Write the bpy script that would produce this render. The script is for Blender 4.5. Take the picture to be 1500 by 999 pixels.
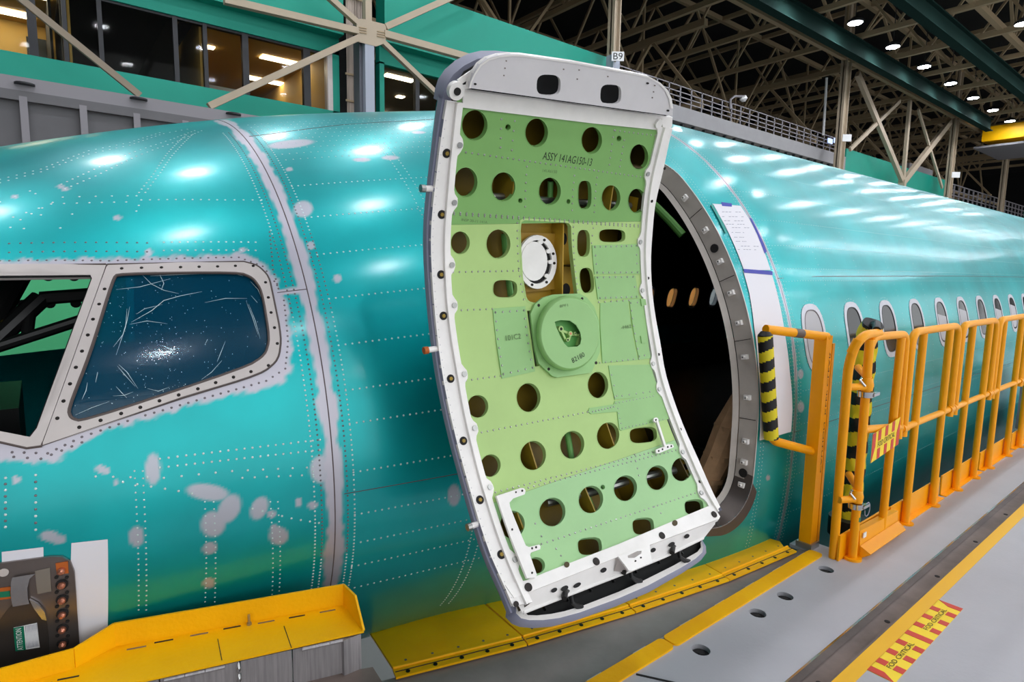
import bpy, bmesh, math, random
import numpy as np
from mathutils import Matrix, Vector
from mathutils.geometry import delaunay_2d_cdt
random.seed(5); rng = np.random.default_rng(5)
for o in list(bpy.data.objects): bpy.data.objects.remove(o)
scene = bpy.context.scene; COL = scene.collection

# ------------------------------------------------------------------ camera
FPX = 870.0; CX, CY = 750.0, 499.5
def unit(v): v = np.array(v, float); return v/np.linalg.norm(v)
_x = unit([1100, -86.5, FPX]); _d = np.array([-120, (FPX*FPX-1100*120)/86.5, FPX]); _d = unit(_d-(_d@_x)*_x)
R = np.array([_x, np.cross(-_d, _x), -_d])          # world axes written in lens axes
CAM = np.array([0, 0, 1.4])
cd = bpy.data.cameras.new('camera'); cam = bpy.data.objects.new('camera', cd); COL.objects.link(cam)
cd.sensor_width = 36; cd.lens = 36*FPX/1500; cd.clip_start = .02; cd.clip_end = 400
m = Matrix.Identity(4)
for i in range(3): m[i][0] = R[i][0]; m[i][1] = -R[i][1]; m[i][2] = -R[i][2]
m.translation = Vector(CAM); cam.matrix_world = m; scene.camera = cam
# ------------------------------------------------------------------ world, exposure
w = bpy.data.worlds.new('open_side_fill'); scene.world = w; w.use_nodes = True  # bright even fill added through the open camera side, source unseen
w.node_tree.nodes['Background'].inputs[0].default_value = (.95, .98, 1.0, 1); w.node_tree.nodes['Background'].inputs[1].default_value = 1.4
scene.view_settings.view_transform = 'Standard'; scene.view_settings.look = 'None'
scene.view_settings.exposure = 0.12; scene.view_settings.gamma = 1; scene.view_settings.use_curve_mapping = False
LAMP_POWER = 125.0

# ------------------------------------------------------------------ sight lines -> world points on real planes
def ray(x, y): return R@np.array([x-CX, y-CY, FPX])
def aX(x, y, X): r = ray(x, y); return CAM+r*X/r[0]
def aY(x, y, Y): r = ray(x, y); return CAM+r*Y/r[1]
def aZ(x, y, Z): r = ray(x, y); return CAM+r*(Z-1.4)/r[2]
# ------------------------------------------------------------------ materials
def lin(c):
    return tuple(((v/255)/12.92 if v/255 <= .04045 else ((v/255+.055)/1.055)**2.4) for v in c)
MATS = {}
def mat(name, col, rough=.5, metal=0, coat=0, coat_r=.05, emit=0, var=0, scale=8, bump=0, bscale=60, alpha=None, stretch=(1, 1, 1), col2=None, spec=.5):
    if name in MATS: return MATS[name]
    M = bpy.data.materials.new(name); M.use_nodes = True; N = M.node_tree.nodes; L = M.node_tree.links
    b = N['Principled BSDF']; c = (*lin(col), 1)
    b.inputs['Base Color'].default_value = c; b.inputs['Roughness'].default_value = rough; b.inputs['Metallic'].default_value = metal
    b.inputs['Coat Weight'].default_value = coat; b.inputs['Coat Roughness'].default_value = coat_r
    b.inputs['Specular IOR Level'].default_value = spec
    if emit: b.inputs['Emission Color'].default_value = c; b.inputs['Emission Strength'].default_value = emit
    if var or col2:
        tc = N.new('ShaderNodeTexCoord'); mp = N.new('ShaderNodeMapping'); mp.inputs['Scale'].default_value = stretch
        nz = N.new('ShaderNodeTexNoise'); nz.inputs['Scale'].default_value = scale; nz.inputs['Detail'].default_value = 6; nz.inputs['Roughness'].default_value = .6
        rp = N.new('ShaderNodeValToRGB'); rp.color_ramp.elements[0].position = .3; rp.color_ramp.elements[1].position = .7
        a = lin(col2) if col2 else tuple(v*(1-var) for v in c[:3]); z = c[:3] if col2 else tuple(min(1, v*(1+var)) for v in c[:3])
        rp.color_ramp.elements[0].color = (*a, 1); rp.color_ramp.elements[1].color = (*z, 1)
        L.new(tc.outputs['Object'], mp.inputs[0]); L.new(mp.outputs[0], nz.inputs[0]); L.new(nz.outputs['Fac'], rp.inputs[0]); L.new(rp.outputs[0], b.inputs['Base Color'])
    if bump:
        tc = N.new('ShaderNodeTexCoord'); nz = N.new('ShaderNodeTexNoise'); nz.inputs['Scale'].default_value = bscale; nz.inputs['Detail'].default_value = 4
        bp = N.new('ShaderNodeBump'); bp.inputs['Strength'].default_value = bump; bp.inputs['Distance'].default_value = .01
        L.new(tc.outputs['Object'], nz.inputs[0]); L.new(nz.outputs['Fac'], bp.inputs['Height']); L.new(bp.outputs[0], b.inputs['Normal'])
    MATS[name] = M; return M
M_white = mat('white_enamel', (244, 240, 236), .35, var=.05, scale=14)
M_gate = mat('pale_grey_enamel', (218, 214, 216), .4, var=.04, scale=9)
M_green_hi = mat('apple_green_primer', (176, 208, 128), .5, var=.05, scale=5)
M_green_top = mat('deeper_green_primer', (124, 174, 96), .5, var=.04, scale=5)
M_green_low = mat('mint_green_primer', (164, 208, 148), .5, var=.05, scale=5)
M_green_patch = mat('patch_green_primer', (150, 196, 126), .45, var=.04, scale=7)
M_olive = mat('chromate_olive', (150, 122, 30), .5, var=.25, scale=6)
M_olive_dk = mat('dark_olive', (70, 56, 18), .6, var=.3, scale=5)
M_ochre = mat('ochre_web', (190, 150, 40), .5, var=.15, scale=9)
M_seal = mat('lavender_seal', (150, 152, 172), .5)
M_black = mat('black_rubber', (14, 14, 15), .55)
M_blackgap = mat('gap_shade_black', (8, 9, 9), .8)
M_steel = mat('rivet_steel', (175, 175, 172), .3, metal=.9)
M_bolt = mat('dark_bolt', (48, 44, 42), .35, metal=.8)
M_alu = mat('bare_aluminium', (196, 196, 204), .38, metal=.55, var=.08, scale=20)
M_beige = mat('beige_primed_frame', (205, 196, 192), .45, metal=.15, var=.05, scale=8)
M_reveal = mat('grey_door_surround', (176, 168, 160), .5, var=.08, scale=10)
M_scuff = mat('burnished_scuff_plate', (96, 88, 84), .36, metal=.6, var=.15, scale=6)
M_yellow = mat('safety_yellow', (255, 186, 0), .45, spec=.25, var=.08, scale=3.5, bump=.15, bscale=90)
M_yplate = mat('worn_yellow_plate', (255, 194, 0), .5, spec=.25, col2=(244, 168, 0), scale=2.6, bump=.2, bscale=40)
M_rail = mat('amber_rail_paint', (255, 166, 0), .4, spec=.3, coat=.06, var=.06, scale=4)
M_deck = mat('light_grey_deck', (176, 175, 180), .55, var=.06, scale=2.2, bump=.1, bscale=60)
M_deck2 = mat('worn_steel_deck', (150, 138, 134), .45, col2=(108, 97, 93), scale=1.6, bump=.12, bscale=30)
M_trough = mat('brown_steel_trough', (128, 112, 104), .5, col2=(96, 82, 74), scale=5)
M_tape = mat('yellow_floor_tape', (242, 184, 30), .5)
M_hole = mat('dark_recess', (26, 24, 24), .8)
M_chrome = mat('chrome', (205, 205, 205), .15, metal=1)
M_brushed = mat('brushed_aluminium', (170, 166, 168), .38, metal=.55, var=.22, scale=5, stretch=(30, 30, 1.2))
M_paper = mat('white_paper', (232, 230, 236), .8)
M_blue = mat('blue_tape', (62, 66, 170), .6)
M_tealtape = mat('teal_tape', (10, 150, 140), .5)
M_kraft = mat('kraft_paper', (168, 132, 96), .75, var=.18, scale=12, bump=.5, bscale=20)
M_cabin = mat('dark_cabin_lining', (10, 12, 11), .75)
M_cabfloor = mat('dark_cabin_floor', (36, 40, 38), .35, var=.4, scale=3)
M_glassdk = mat('unlit_cabin_pane', (26, 27, 31), .12, spec=.25, var=.3, scale=6)  # near-black opaque panes put the unlit cabin's darkness into the colour
M_plug = mat('grey_window_plug', (178, 176, 182), .3)
M_orange = mat('amber_window_film', (190, 130, 60), .6, var=.35, scale=12)
M_teal_wall = mat('teal_wall_paint', (0, 150, 128), .6, var=.03, scale=1)
M_teal_dk = mat('teal_soffit_paint', (0, 132, 112), .6)
M_wgrey = mat('grey_wall_panel', (100, 98, 101), .6, var=.06, scale=1.5)
M_wgrey2 = mat('grey_ledge_paint', (138, 134, 139), .6)
M_mull = mat('charcoal_mullion', (32, 33, 38), .5)
M_tan = mat('tan_steel', (176, 160, 138), .6, var=.06, scale=1)
M_tan_dk = mat('brown_truss_steel', (172, 150, 118), .6)
M_crane = mat('dark_green_crane_beam', (30, 52, 48), .9, spec=.05)
M_roof = mat('black_roof_deck', (16, 16, 17), .9)
M_hfloor = mat('hangar_concrete', (150, 150, 148), .5, var=.1, scale=.5)
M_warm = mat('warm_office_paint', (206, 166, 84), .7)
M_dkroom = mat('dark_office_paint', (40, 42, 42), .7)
M_lit = mat('office_light_panel', (255, 244, 220), .5, emit=13)
M_lamp = mat('lamp_lens', (245, 248, 255), .5, emit=LAMP_POWER)
M_lampbody = mat('lamp_housing', (60, 62, 66), .5, metal=.4)
M_colgrey = mat('blue_grey_column', (160, 166, 180), .5)
M_pipe = mat('bundled_conduit', (176, 160, 148), .55, var=.3, scale=.8, stretch=(6, 6, .5))
M_concrete = mat('pale_concrete', (150, 148, 150), .8, var=.05, scale=2)
M_red = mat('sign_red', (206, 60, 44), .5)
M_signy = mat('sign_yellow', (250, 216, 40), .5)
M_ink = mat('black_ink', (26, 30, 24), .7)
M_inkgrn = mat('faint_ink', (92, 118, 74), .7)
M_inkgrey = mat('grey_pencil', (150, 150, 168), .8)
M_copper = mat('copper_contact', (200, 130, 104), .3, metal=.7)
M_panel = mat('brushed_panel_steel', (128, 118, 114), .3, metal=.75, var=.12, scale=4)
M_polish = mat('polished_neck', (206, 208, 214), .18, metal=.9)
M_rust = mat('rust_orange', (184, 92, 24), .6)
M_labelg = mat('label_green', (0, 116, 84), .5)
M_bar = mat('black_cockpit_bar', (12, 12, 13), .4)
M_yfoam = mat('foam_yellow', (226, 206, 22), .6)
M_white2 = mat('white_mark', (236, 236, 236), .5)

# ------------------------------------------------------------------ builders
class MB:
    def __init__(s): s.v = []; s.f = []
    def add(s, vs, fs):
        n = len(s.v); s.v += [tuple(map(float, p)) for p in vs]; s.f += [tuple(i+n for i in q) for q in fs]; return s
    def hexa(s, p):   # p: 8 points, bottom 4 then top 4
        return s.add(p, [(0, 3, 2, 1), (4, 5, 6, 7), (0, 1, 5, 4), (1, 2, 6, 5), (2, 3, 7, 6), (3, 0, 4, 7)])
    def box(s, a, b):
        (x0, y0, z0), (x1, y1, z1) = a, b
        return s.hexa([(x0, y0, z0), (x1, y0, z0), (x1, y1, z0), (x0, y1, z0), (x0, y0, z1), (x1, y0, z1), (x1, y1, z1), (x0, y1, z1)])
    def bar(s, a, b, w, h, up=(0, 0, 1)):
        a, b = np.array(a, float), np.array(b, float); d = unit(b-a); u = np.array(up, float)
        if abs(d@u) > .98: u = np.array([1., 0, 0])
        x = unit(np.cross(d, u)); y = np.cross(x, d)
        P = [c+sx*x*w/2+sy*y*h/2 for c in (a, b) for sx, sy in ((-1, -1), (1, -1), (1, 1), (-1, 1))]
        return s.hexa(P)
    def tube(s, pts, r, n=12, cap=True):
        pts = [np.array(p, float) for p in pts]; rs = r if hasattr(r, '__len__') else [r]*len(pts)
        prev = None; vs = []
        for i, p in enumerate(pts):
            d = unit((pts[min(i+1, len(pts)-1)]-pts[max(i-1, 0)]))
            if prev is None: u = np.cross(d, [0, 0, 1]); u = unit(u if np.linalg.norm(u) > .05 else np.cross(d, [1, 0, 0]))
            else: u = unit(prev-(prev@d)*d)
            prev = u; w_ = np.cross(d, u)
            for k in range(n):
                a = 2*math.pi*k/n; vs.append(p+rs[i]*(math.cos(a)*u+math.sin(a)*w_))
        fs = [(i*n+k, i*n+(k+1) % n, (i+1)*n+(k+1) % n, (i+1)*n+k) for i in range(len(pts)-1) for k in range(n)]
        if cap: fs += [tuple(range(n))[::-1], tuple(range((len(pts)-1)*n, len(pts)*n))]
        return s.add(vs, fs)
    def cyl(s, c, axis, r, h, n=16, r2=None):
        c = np.array(c, float); ax = unit(axis); return s.tube([c, c+ax*h], [r, r if r2 is None else r2], n)
    def disc(s, c, nrm, r, n=8):
        c = np.array(c, float); nr = unit(nrm); u = np.cross(nr, [0, 0, 1]); u = unit(u if np.linalg.norm(u) > .05 else np.cross(nr, [1, 0, 0])); v = np.cross(nr, u)
        base = [c+r*(math.cos(a)*u+math.sin(a)*v) for a in np.arange(n)*2*math.pi/n]; top = [c+nr*r*.35+r*.6*(math.cos(a)*u+math.sin(a)*v) for a in np.arange(n)*2*math.pi/n]
        return s.add(base+top, [(k, (k+1) % n, n+(k+1) % n, n+k) for k in range(n)]+[tuple(range(n, 2*n))])
    def poly(s, P, Q):   # prism between two equal rings
        n = len(P); return s.add(list(P)+list(Q), [tuple(range(n))[::-1], tuple(range(n, 2*n))]+[(k, (k+1) % n, n+(k+1) % n, n+k) for k in range(n)])
    def build(s, name, material, parent=None, kind=None, label=None, smooth=True, ang=.6):
        me = bpy.data.meshes.new(name); off = np.array(ORG.get(parent.name, (0, 0, 0))) if parent else np.zeros(3)
        if parent: 
            p = parent
            while p.parent: p = p.parent
            off = np.array(ORG.get(p.name, (0, 0, 0)))
        me.from_pydata([tuple(np.array(v)-off) for v in s.v], [], s.f); me.update()
        bm = bmesh.new(); bm.from_mesh(me); bmesh.ops.recalc_face_normals(bm, faces=bm.faces); bm.to_mesh(me); bm.free()
        if smooth: me.shade_smooth(); me.set_sharp_from_angle(angle=ang)
        me.materials.append(material)
        o = bpy.data.objects.new(name, me); COL.objects.link(o)
        if parent: o.parent = parent
        if kind: o['kind'] = kind
        if label: o['label'] = label
        return o
ORG = {}
def thing(name, label, cat, loc=(0, 0, 0), group=None):
    o = bpy.data.objects.new(name, None); COL.objects.link(o); o.location = loc; o.empty_display_size = .1
    ORG[o.name] = tuple(loc); o['label'] = label; o['category'] = cat
    if group: o['group'] = group
    return o
def tag(o, label, cat, group=None):
    o['label'] = label; o['category'] = cat
    if group: o['group'] = group
    return o
def struct(name, mb, material, parent=None, **k):
    o = mb.build(name, material, parent, **k)
    if not parent: o['kind'] = 'structure'
    return o
def sroot(name):
    o = bpy.data.objects.new(name, None); COL.objects.link(o); o['kind'] = 'structure'; return o
def copy_tree(o, parent=None):
    c = o.copy(); COL.objects.link(c); c.parent = parent
    for ch in list(o.children): copy_tree(ch, c)
    return c

def inside(P, poly):
    x, y = P[:, 0], P[:, 1]; r = np.zeros(len(P), bool); n = len(poly)
    for i in range(n):
        x0, y0 = poly[i]; x1, y1 = poly[(i+1) % n]
        if y0 == y1: continue
        c = ((y0 > y) != (y1 > y)) & (x < (x1-x0)*(y-y0)/(y1-y0)+x0); r ^= c
    return r
def resamp(poly, step):
    out = []
    for i in range(len(poly)):
        a, b = np.array(poly[i], float), np.array(poly[(i+1) % len(poly)], float); k = max(1, int(np.linalg.norm(b-a)/step+.5))
        out += [a+(b-a)*j/k for j in range(k)]
    return np.array(out)
def cdt(outer, holes=(), step=.03):
    rings = [resamp(outer, step)]+[np.array(h, float) for h in holes]
    pts = np.concatenate(rings); edges = []; n = 0
    for r in rings: edges += [(n+i, n+(i+1) % len(r)) for i in range(len(r))]; n += len(r)
    lo, hi = rings[0].min(0), rings[0].max(0)
    gx, gy = np.meshgrid(np.arange(lo[0]+step/2, hi[0], step), np.arange(lo[1]+step/2, hi[1], step)); G = np.stack([gx.ravel(), gy.ravel()], 1)
    if len(G):
        ok = inside(G, rings[0])
        for h in rings[1:]: ok &= ~inside(G, h)
        G = G[ok]
        if len(G): d = np.min(((G[:, None]-pts[None])**2).sum(-1), 1); G = G[d > (step*.35)**2]
    allp = np.concatenate([pts, G]) if len(G) else pts
    r = delaunay_2d_cdt([Vector(p) for p in allp], edges, [], 0, 1e-7, False)
    V = np.array([tuple(v) for v in r[0]]); F = [tuple(f) for f in r[2]]
    C = np.array([V[list(f)].mean(0) for f in F]); ok = inside(C, rings[0])
    for h in rings[1:]: ok &= ~inside(C, h)
    return V, [f for f, k in zip(F, ok) if k]
def solid(V, F, fn, d0, d1, mb=None):
    mb = mb or MB(); n = len(V)
    vs = [fn(a, b, d0) for a, b in V]+[fn(a, b, d1) for a, b in V]
    cnt = {}
    for f in F:
        for i in range(len(f)): e = (f[i], f[(i+1) % len(f)]); cnt[e] = 1
    fs = list(F)+[tuple(i+n for i in f[::-1]) for f in F]
    for (a, b) in cnt:
        if (b, a) not in cnt: fs.append((b, a, a+n, b+n))
    return mb.add(vs, fs)
def ell(cx, cy, rx, ry, n=28, rot=0, e=2.0):
    out = []
    for k in range(n):
        a = 2*math.pi*k/n; c, s = math.cos(a), math.sin(a); x = rx*math.copysign(abs(c)**(2/e), c); y = ry*math.copysign(abs(s)**(2/e), s)
        out.append((cx+x*math.cos(rot)-y*math.sin(rot), cy+x*math.sin(rot)+y*math.cos(rot)))
    return out
def rrect(x0, y0, x1, y1, r, n=6):
    out = []
    for cx, cy, a0 in ((x1-r, y1-r, 0), (x0+r, y1-r, 90), (x0+r, y0+r, 180), (x1-r, y0+r, 270)):
        for k in range(n+1): a = math.radians(a0+90*k/n); out.append((cx+r*math.cos(a), cy+r*math.sin(a)))
    return out
def text2d(s, size, align='CENTER'):
    cu = bpy.data.curves.new('t', 'FONT'); cu.body = s; cu.size = size; cu.align_x = align; cu.align_y = 'CENTER'; cu.resolution_u = 3
    o = bpy.data.objects.new('t', cu); COL.objects.link(o); dg = bpy.context.evaluated_depsgraph_get(); me = bpy.data.meshes.new_from_object(o.evaluated_get(dg))
    V = [(v.co.x, v.co.y) for v in me.vertices]; F = [tuple(p.vertices) for p in me.polygons]
    bpy.data.objects.remove(o); bpy.data.curves.remove(cu); bpy.data.meshes.remove(me); return V, F
# ================================================================== SETTING: platform
def flat(z): return lambda a, b, d: (a, b, z-d)
XS, XE = -.6, 16.0
# light deck between the trough and the yellow edging, with round tie-down recesses
pits = [(1.857, 1.164), (2.257, 1.163), (2.478, 1.159), (2.869, 1.158)]
V, F = cdt([(XS, .885), (XE, .885), (XE, 1.215), (3.12, 1.215), (3.12, 1.30), (XS, 1.30)], [ell(x, y, .034, .034, 20) for x, y in pits], .4)
fl = struct('floor', solid(V, F, flat(0), 0, .03), M_deck)
for x, y in pits:
    mb = MB(); mb.cyl((x, y, -.03), (0, 0, 1), .036, .012, 20); mb.cyl((x, y, -.018), (0, 0, 1), .012, .008, 10); struct('recess', mb, M_hole, fl)
mb = MB(); mb.box((XS, .878, -.05), (XE, .885, .002)); struct('edge_strip', mb, M_chrome, fl)
struct('joint_line', MB().bar((1.555, 1.222, .001), (1.70, 1.00, .001), .008, .003), M_hole, fl)
mb = MB(); mb.box((XS, .793, -.06), (XE, .878, -.045)); tr = struct('trim_1', mb, M_trough)
mb = MB(); mb.box((XS, .786, -.06), (XE, .793, 0.0)); struct('trough_side', mb, M_trough, tr)
for k in range(14):
    mb = MB(); mb.cyl((1.47+.62*k, .835, -.046), (0, 0, 1), .011, .003, 10); struct('bolt_hole', mb, M_hole, tr)
mb = MB(); mb.box((XS, -2.6, -.06), (XE, .786, 0)); f2 = struct('floor', mb, M_deck)
mb = MB(); mb.box((XS, .735, 0), (XE, .786, .0015)); struct('tape_line', mb, M_tape, f2)
# worn steel deck that follows the nose curve
south = [(-.6, 2.25), (.2, 1.95), (.854, 1.711), (1.346, 1.575), (1.843, 1.468), (2.377, 1.378), (2.945, 1.326), (3.12, 1.31)]
V, F = cdt([(-.6, 1.296)]+[(3.12, 1.296)]+[(x, y+.02) for x, y in south[::-1]], [], .3)
struct('floor', solid(V, F, flat(-.006), 0, .02), M_deck2)
mb = MB(); mb.box((3.0, 1.296, -.02), (3.12, 1.40, 0)); struct('floor', mb, M_deck)
mb = MB(); mb.box((-3, -2.6, -.7), (16, 1.25, -.06)); struct('platform_frame', mb, M_wgrey)
# FOD sign painted on the deck
def fod(name, label, O, U, W, L, wd, parent=None, txt='FOD CRITICAL', reps=2):
    O, U, W = (np.array(q, float) for q in (O, U, W)); Nn = unit(np.cross(U, W))
    if Nn@(CAM-O) < 0: Nn = -Nn
    P = lambda a, b, h=0: O+U*a*L+W*b*wd+Nn*h
    t = tag(MB().poly([P(0, 0), P(1, 0), P(1, 1), P(0, 1)], [P(0, 0, .0015), P(1, 0, .0015), P(1, 1, .0015), P(0, 1, .0015)]).build(name, M_signy), label, 'sign')
    def q(pts): 
        return MB().poly([P(a, b, .0016) for a, b in pts], [P(a, b, .0026) for a, b in pts]).build('stripe', M_red, t)
    seg = 1/reps
    for r_ in range(reps):
        s0 = r_*seg
        hw0, hw1 = (.028, .02) if reps > 1 else (.055, .045)
        for k in range(1, 4):
            c = s0+seg*(k/4+.0); q([(c-hw0, 0), (c+hw1, 0), (c+hw1, .36), (c-hw0, .36)]); q([(c-hw0, .64), (c+hw1, .64), (c+hw1, 1), (c-hw0, 1)])
    for r_ in range(1, reps): c = r_*seg; q([(c-.028, 0), (c+.02, 0), (c+.02, 1), (c-.028, 1)])
    e_ = .045 if reps > 1 else .11; q([(0, 0), (e_, .5), (e_, 1), (.0, 1)]); q([(1, 1), (1-e_, .5), (1-e_, 0), (1, 0)])
    for r_ in range(reps):
        V, F = text2d(txt, wd*.22); xs = [v[0] for v in V]; k = seg*L*.62/(max(xs)-min(xs))
        c = P(r_*seg+seg/2, .5, .003); MB().add([c+U*a*k*1+W*b*-sgn_(U, W, Nn)*1.25 for a, b in V], F).build('lettering', M_ink, t, smooth=False)
    return t
def sgn_(U, W, Nn): return -1 if np.cross(U, W)@Nn > 0 else 1
fod('floor_sign', 'red and yellow striped warning decal stuck on the grey floor beside the yellow line', (2.235, .648, 0), (1, 0, 0), (0, 1, 0), .755, .088)
# yellow edging plates along the deck
for (xa, xb, lab) in ((.55, 1.789, 'flat yellow edging strip on the deck, the nearer one at the bottom of the picture'), (1.795, 3.003, 'flat yellow edging strip on the deck ending beside the gate post')):
    V, F = cdt(rrect(xa, 1.229, xb, 1.296, .02, 4), [], .2); t = thing('edging_strip', lab, 'floor strip', (xa, 1.26, 0), 'yellow edging strips')
    solid(V, F, flat(.008), 0, .008).build('plate', M_yplate, t)
    for k in range(5):
        x = xa+.12+k*.24
        if x+.07 < xb: MB().box((x, 1.2965, -.006), (x+.07, 1.3005, .006)).build('bare_edge', M_beige, t)
# yellow hinged gap plates
SX = [.874, 1.354, 1.846, 2.395, 2.93]
def sY(x): return float(np.interp(x, [p[0] for p in south], [p[1] for p in south]))
NX = [.913, 1.385, 1.90, 2.45, 2.90]; NY = [2.023, 1.92, 1.80, 1.66, 1.63]
plab = ['yellow hinged gap plate left of the door leaf, nearest the tray', 'yellow hinged gap plate partly hidden by the bottom corner of the door', 'yellow hinged gap plate under the right half of the door leaf', 'yellow hinged gap plate in front of the doorway, with the angled far corner']
for i in range(4):
    a, b = SX[i]+.003, SX[i+1]-.003; ya, yb = sY(a), sY(b); hy = .05 if i < 3 else .055
    t = thing('gap_plate', plab[i], 'floor plate', (a, ya, 0), 'yellow gap plates')
    xe = NX[i+1]-.006
    pl = [(a+.012, ya+hy), (b+.012, yb+hy), (xe, NY[i+1])]
    if i == 3: pl = [(a+.012, ya+hy), (b-.02, yb+hy), (2.955, 1.43), (2.913, 1.629)]
    pl += [(NX[i]+.004, NY[i])]
    V, F = cdt(pl, [], .25); solid(V, F, flat(.012), 0, .010).build('plate', M_yplate, t)
    V, F = cdt([(a, ya), (b, yb), (b+.01, yb+hy-.006), (a+.01, ya+hy-.006)], [], .25); hs = solid(V, F, flat(.008), 0, .008).build('hinge_leaf', M_yplate, t)
    MB().tube([(a+.012, ya+hy-.003, .010), (b+.010, yb+hy-.003, .010)], .005, 8).build('hinge_pin', M_yplate, t)
    MB().tube([(a+.01, ya+hy*.5, .0085), (b+.008, yb+hy*.5, .0085)], .0018, 6).build('hinge_groove', M_hole, t)
    for k in range(5):
        x = a+(b-a)*(k+.5)/5; MB().cyl((x, float(np.interp(x, [a, b], [ya, yb]))+.016, .008), (0, 0, 1), .008, .002, 10).build('bolt', M_bolt, t)
        MB().cyl((x+.02, float(np.interp(x, [a, b], [ya, yb]))+hy+.02, .012), (0, 0, 1), .005, .0012, 8).build('screw', M_trough, t)

# ================================================================== FUSELAGE
YA, ZC = 3.31, .665
KX = [-2.45, -2.3, -2.0, -1.6, -1.2, -.8, -.4, 0, .4, .8, 1.2, 1.6, 2.0, 2.4, 2.8, 3.2]
KW = [.03, .40, .72, .98, 1.16, 1.30, 1.415, 1.51, 1.59, 1.66, 1.72, 1.77, 1.81, 1.845, 1.87, 1.88]
KT = [.03, .30, .48, .64, .78, .925, 1.075, 1.215, 1.335, 1.44, 1.525, 1.60, 1.675, 1.74, 1.81, 1.87]
KB = [.03, .35, .60, .78, .90, .97, 1.01, 1.04, 1.06, 1.07, 1.09, 1.18, 1.45, 1.75, 1.90, 1.95]
KP = [2.0, 2, 2, 2, 2, 2, 2, 2, 2, 2, 2.0, 2.05, 2.4, 2.55, 2.65, 2.7]   # squareness of the lower lobe
def _spl(K):   # smoothed lookup so the skin has no kinks
    xs = np.linspace(-2.45, 3.8, 1251); y = np.interp(xs, KX, K); k = np.hanning(101); k /= k.sum()
    yp = np.pad(y, 50, mode='edge'); ys = np.convolve(yp, k, 'valid'); ys[:60] = y[:60]; return xs, ys
SW, ST, SB, SQ = _spl(KW), _spl(KT), _spl(KB), _spl(KP)
def sec(X): return np.interp(X, *SW), np.interp(X, *ST), np.interp(X, *SB)
def SP(X, th):   # th radians, 0 = widest point on this side
    X = np.asarray(X, float); th = np.asarray(th, float); w_, t, b = sec(X); s = np.sin(th); p = np.interp(X, *SQ); c = np.cos(th)
    c = np.where(s > 0, c, np.sign(c)*np.maximum(1e-9, 1-np.abs(s)**p)**(1/p))
    return np.stack([X+0*th, YA-w_*c, ZC+np.where(s > 0, t, b)*s], -1)
def SN(X, th):
    e = 1e-3; du = SP(X+e, th)-SP(X-e, th); dv = SP(X, th+e)-SP(X, th-e); n = np.cross(du, dv); n /= np.linalg.norm(n, axis=-1, keepdims=True)
    out = np.stack([0*np.asarray(th), -np.cos(th), np.sin(th)], -1); return n*np.sign((n*out).sum(-1, keepdims=True))
def S(X, th, off=0): return SP(X, th)+SN(X, th)*off
def Fq(P):
    w_, t, b = sec(P[0]); dz = P[2]-ZC; p = 2 if dz > 0 else np.interp(P[0], *SQ); return abs((P[1]-YA)/w_)**p+abs(dz/(t if dz > 0 else b))**p-1
def hit(x, y):
    d = unit(ray(x, y)); t = .8; 
    while t < 50:
        t2 = t+.03*max(1, t/3)
        if Fq(CAM+d*t2) < 0:
            a, b = t, t2
            for _ in range(22):
                m_ = (a+b)/2
                if Fq(CAM+d*m_) < 0: b = m_
                else: a = m_
            P = CAM+d*a; w_, T, B = sec(P[0]); dz = P[2]-ZC
            return P[0], (math.atan2(dz/T, (YA-P[1])/w_) if dz > 0 else math.asin(max(-1, dz/B)))
        t = t2
    return None
def hits(pts): return [h for h in (hit(*p) for p in pts) if h]
RS = 1.85
def XS_(pts): return [(x, th*RS) for x, th in hits(pts)]      # skin coordinates in metres
def fsk(off=0): return lambda a, b, d: S(a, b/RS, off-d)
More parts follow.
